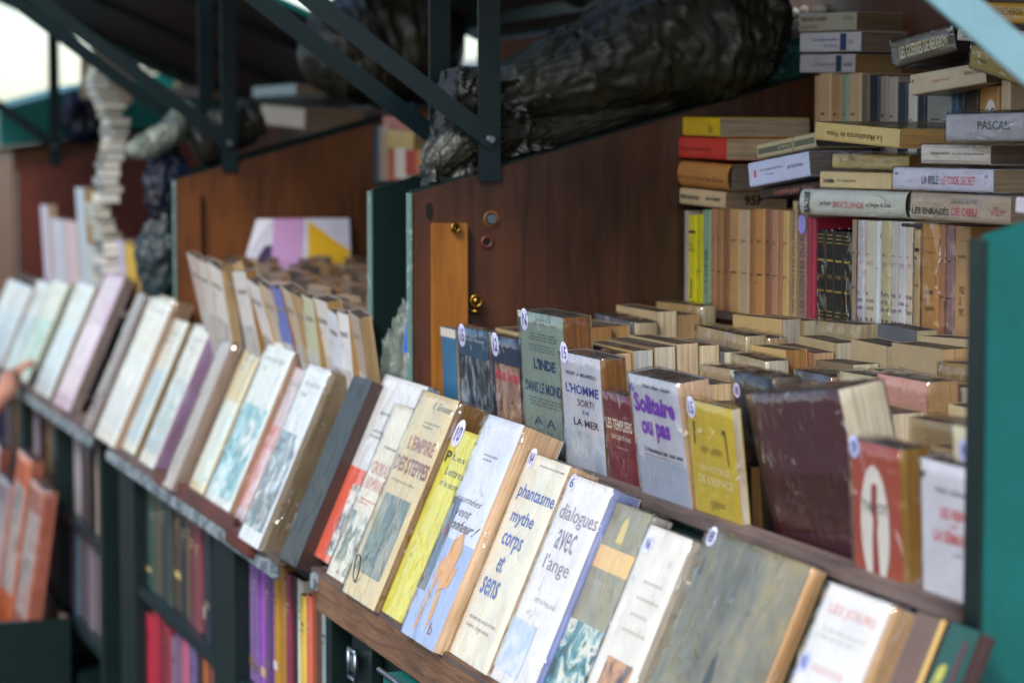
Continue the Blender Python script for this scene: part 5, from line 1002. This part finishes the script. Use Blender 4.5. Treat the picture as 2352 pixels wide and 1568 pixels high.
local(tn, MB().cyl((p.x - .03, .985, p.z + .004), (p.x + .16, .985, p.z + .004), .004).build('tin_rim', M_STEEL, None, smooth=True))
# ---------------------------------------------------------------- the browsing person at the left edge (only the hand reaches into view)
def person():
    M, nt, b = newmat('skin'); b.inputs['Base Color'].default_value = (*hexc('#b07c68'), 1); b.inputs['Roughness'].default_value = .55; b.inputs['Subsurface Weight'].default_value = .1
    hand = onY(48, 850, 1.02)
    px_, py_ = -8.25, .45
    J = dict(pel=(px_, py_, .95), wst=(px_, py_, 1.1), chs=(px_ + .02, py_ + .03, 1.32), nck=(px_ + .03, py_ + .05, 1.47), hdb=(px_ + .05, py_ + .08, 1.55), hdt=(px_ + .06, py_ + .1, 1.70),
             shr=(px_ + .17, py_ + .05, 1.40), elr=tuple(onY(-95, 1010, .80)), wrr=tuple(onY(22, 892, .96)), pal=(hand.x + .0, hand.y - .045, hand.z - .02),
             shl=(px_ - .17, py_ + .03, 1.40), ell=(px_ - .24, py_ + .05, 1.12), wrl=(px_ - .16, py_ + .22, .98), pll=(px_ - .13, py_ + .29, .95),
             hpr=(px_ + .09, py_, .90), knr=(px_ + .1, py_ + .03, .5), anr=(px_ + .1, py_ - .02, .09), tor=(px_ + .12, py_ + .13, .03),
             hpl=(px_ - .09, py_, .90), knl=(px_ - .1, py_ + .01, .5), anl=(px_ - .12, py_ - .05, .09), tol=(px_ - .14, py_ + .1, .03))
    Rr = dict(pel=.14, wst=.125, chs=.14, nck=.055, hdb=.075, hdt=.085, shr=.065, elr=.046, wrr=.032, pal=.038, shl=.065, ell=.042, wrl=.028, pll=.033, hpr=.09, knr=.06, anr=.04, tor=.035, hpl=.09, knl=.06, anl=.04, tol=.035)
    E = [('pel', 'wst'), ('wst', 'chs'), ('chs', 'nck'), ('nck', 'hdb'), ('hdb', 'hdt'), ('chs', 'shr'), ('shr', 'elr'), ('elr', 'wrr'), ('wrr', 'pal'), ('chs', 'shl'), ('shl', 'ell'), ('ell', 'wrl'), ('wrl', 'pll'), ('pel', 'hpr'), ('hpr', 'knr'), ('knr', 'anr'), ('anr', 'tor'), ('pel', 'hpl'), ('hpl', 'knl'), ('knl', 'anl'), ('anl', 'tol')]
    # fingers of the reaching hand, curled toward the cover
    tgt = Vector(J['pal'])
    for i, (dx, L) in enumerate(((-.030, .062), (-.010, .072), (.010, .068), (.028, .055))):
        a = tgt + Vector((dx * .8, .035, .018)); b_ = a + Vector((dx * .15, L * .45, L * .35)); c_ = b_ + Vector((0, L * .35, -.002))
        J[f'f{i}a'] = a; J[f'f{i}b'] = b_; J[f'f{i}c'] = c_; Rr[f'f{i}a'] = .0095; Rr[f'f{i}b'] = .0085; Rr[f'f{i}c'] = .0075; E += [('pal', f'f{i}a'), (f'f{i}a', f'f{i}b'), (f'f{i}b', f'f{i}c')]
    J['ta'] = tgt + Vector((.038, .005, .01)); J['tb'] = tgt + Vector((.048, .045, .022)); Rr['ta'] = .012; Rr['tb'] = .009; E += [('pal', 'ta'), ('ta', 'tb')]
    names = list(J); idx = {n_: i for i, n_ in enumerate(names)}
    me = bpy.data.meshes.new('person'); base = Vector((px_, py_, 0))
    me.from_pydata([tuple(Vector(J[n_]) - base) for n_ in names], [(idx[a], idx[b_]) for a, b_ in E], [])
    o = bpy.data.objects.new('person', me); COL.objects.link(o); o.location = base
    sk = o.modifiers.new('skin', 'SKIN')
    for n_ in names: v = me.skin_vertices[0].data[idx[n_]]; v.radius = (Rr[n_], Rr[n_]); v.use_root = (n_ == 'pel')
    sb = o.modifiers.new('sub', 'SUBSURF'); sb.levels = 2; sb.render_levels = 2
    me.materials.append(M)
    bpy.context.view_layer.update(); ev = o.evaluated_get(bpy.context.evaluated_depsgraph_get()); m2 = bpy.data.meshes.new_from_object(ev)
    o.modifiers.clear(); o.data = m2; m2.polygons.foreach_set('use_smooth', [True] * len(m2.polygons))
    tag(o, 'person at the left edge reaching a bare hand to the far display books', 'person')
    # clothes: shells grown from the body
    def shell(nm, test, off, mat):
        bm = bmesh.new(); bm.from_mesh(o.data)
        bmesh.ops.delete(bm, geom=[f for f in bm.faces if not test(f.calc_center_median() + base)], context='FACES')
        bm.normal_update()
        for v in bm.verts: v.co += v.normal * off
        mm = bpy.data.meshes.new(nm); bm.to_mesh(mm); bm.free(); mm.materials.clear(); mm.materials.append(mat); mm.polygons.foreach_set('use_smooth', [True] * len(mm.polygons))
        ob = bpy.data.objects.new(nm, mm); COL.objects.link(ob); ob.parent = o
    wr = Vector(J['wrr'])
    shell('coat', lambda c: .86 < c.z < 1.47 and (c.y < py_ + .27) , .014, paint('dark wine wool', '#3c2228', .9))
    shell('trousers', lambda c: .1 < c.z < .93 and c.y < py_ + .2, .010, paint('dark denim', '#1c2433', .9))
    shell('shoes', lambda c: c.z < .1, .008, paint('black leather', '#121212', .4))
    shell('hair', lambda c: c.z > 1.60 and (c.y < py_ + .11 or c.z > 1.70), .014, paint('brown hair', '#33221a', .7))
person()
STF.build('paperbacks', 'thin books massed in the files and the tall pile of the blurred far boxes', 'books')
# remove helper properties
for b in BOOKS:
    for k_ in ('_w', '_t', '_h', '_k'):
        if k_ in b: del b[k_]
from collections import Counter
print('BOOKS', len(BOOKS)); print(Counter(b.get('group') for b in BOOKS)); print([(b.name, b['label']) for b in BOOKS if not 4 <= len(b['label'].replace('-', ' ').split()) <= 16][:30])
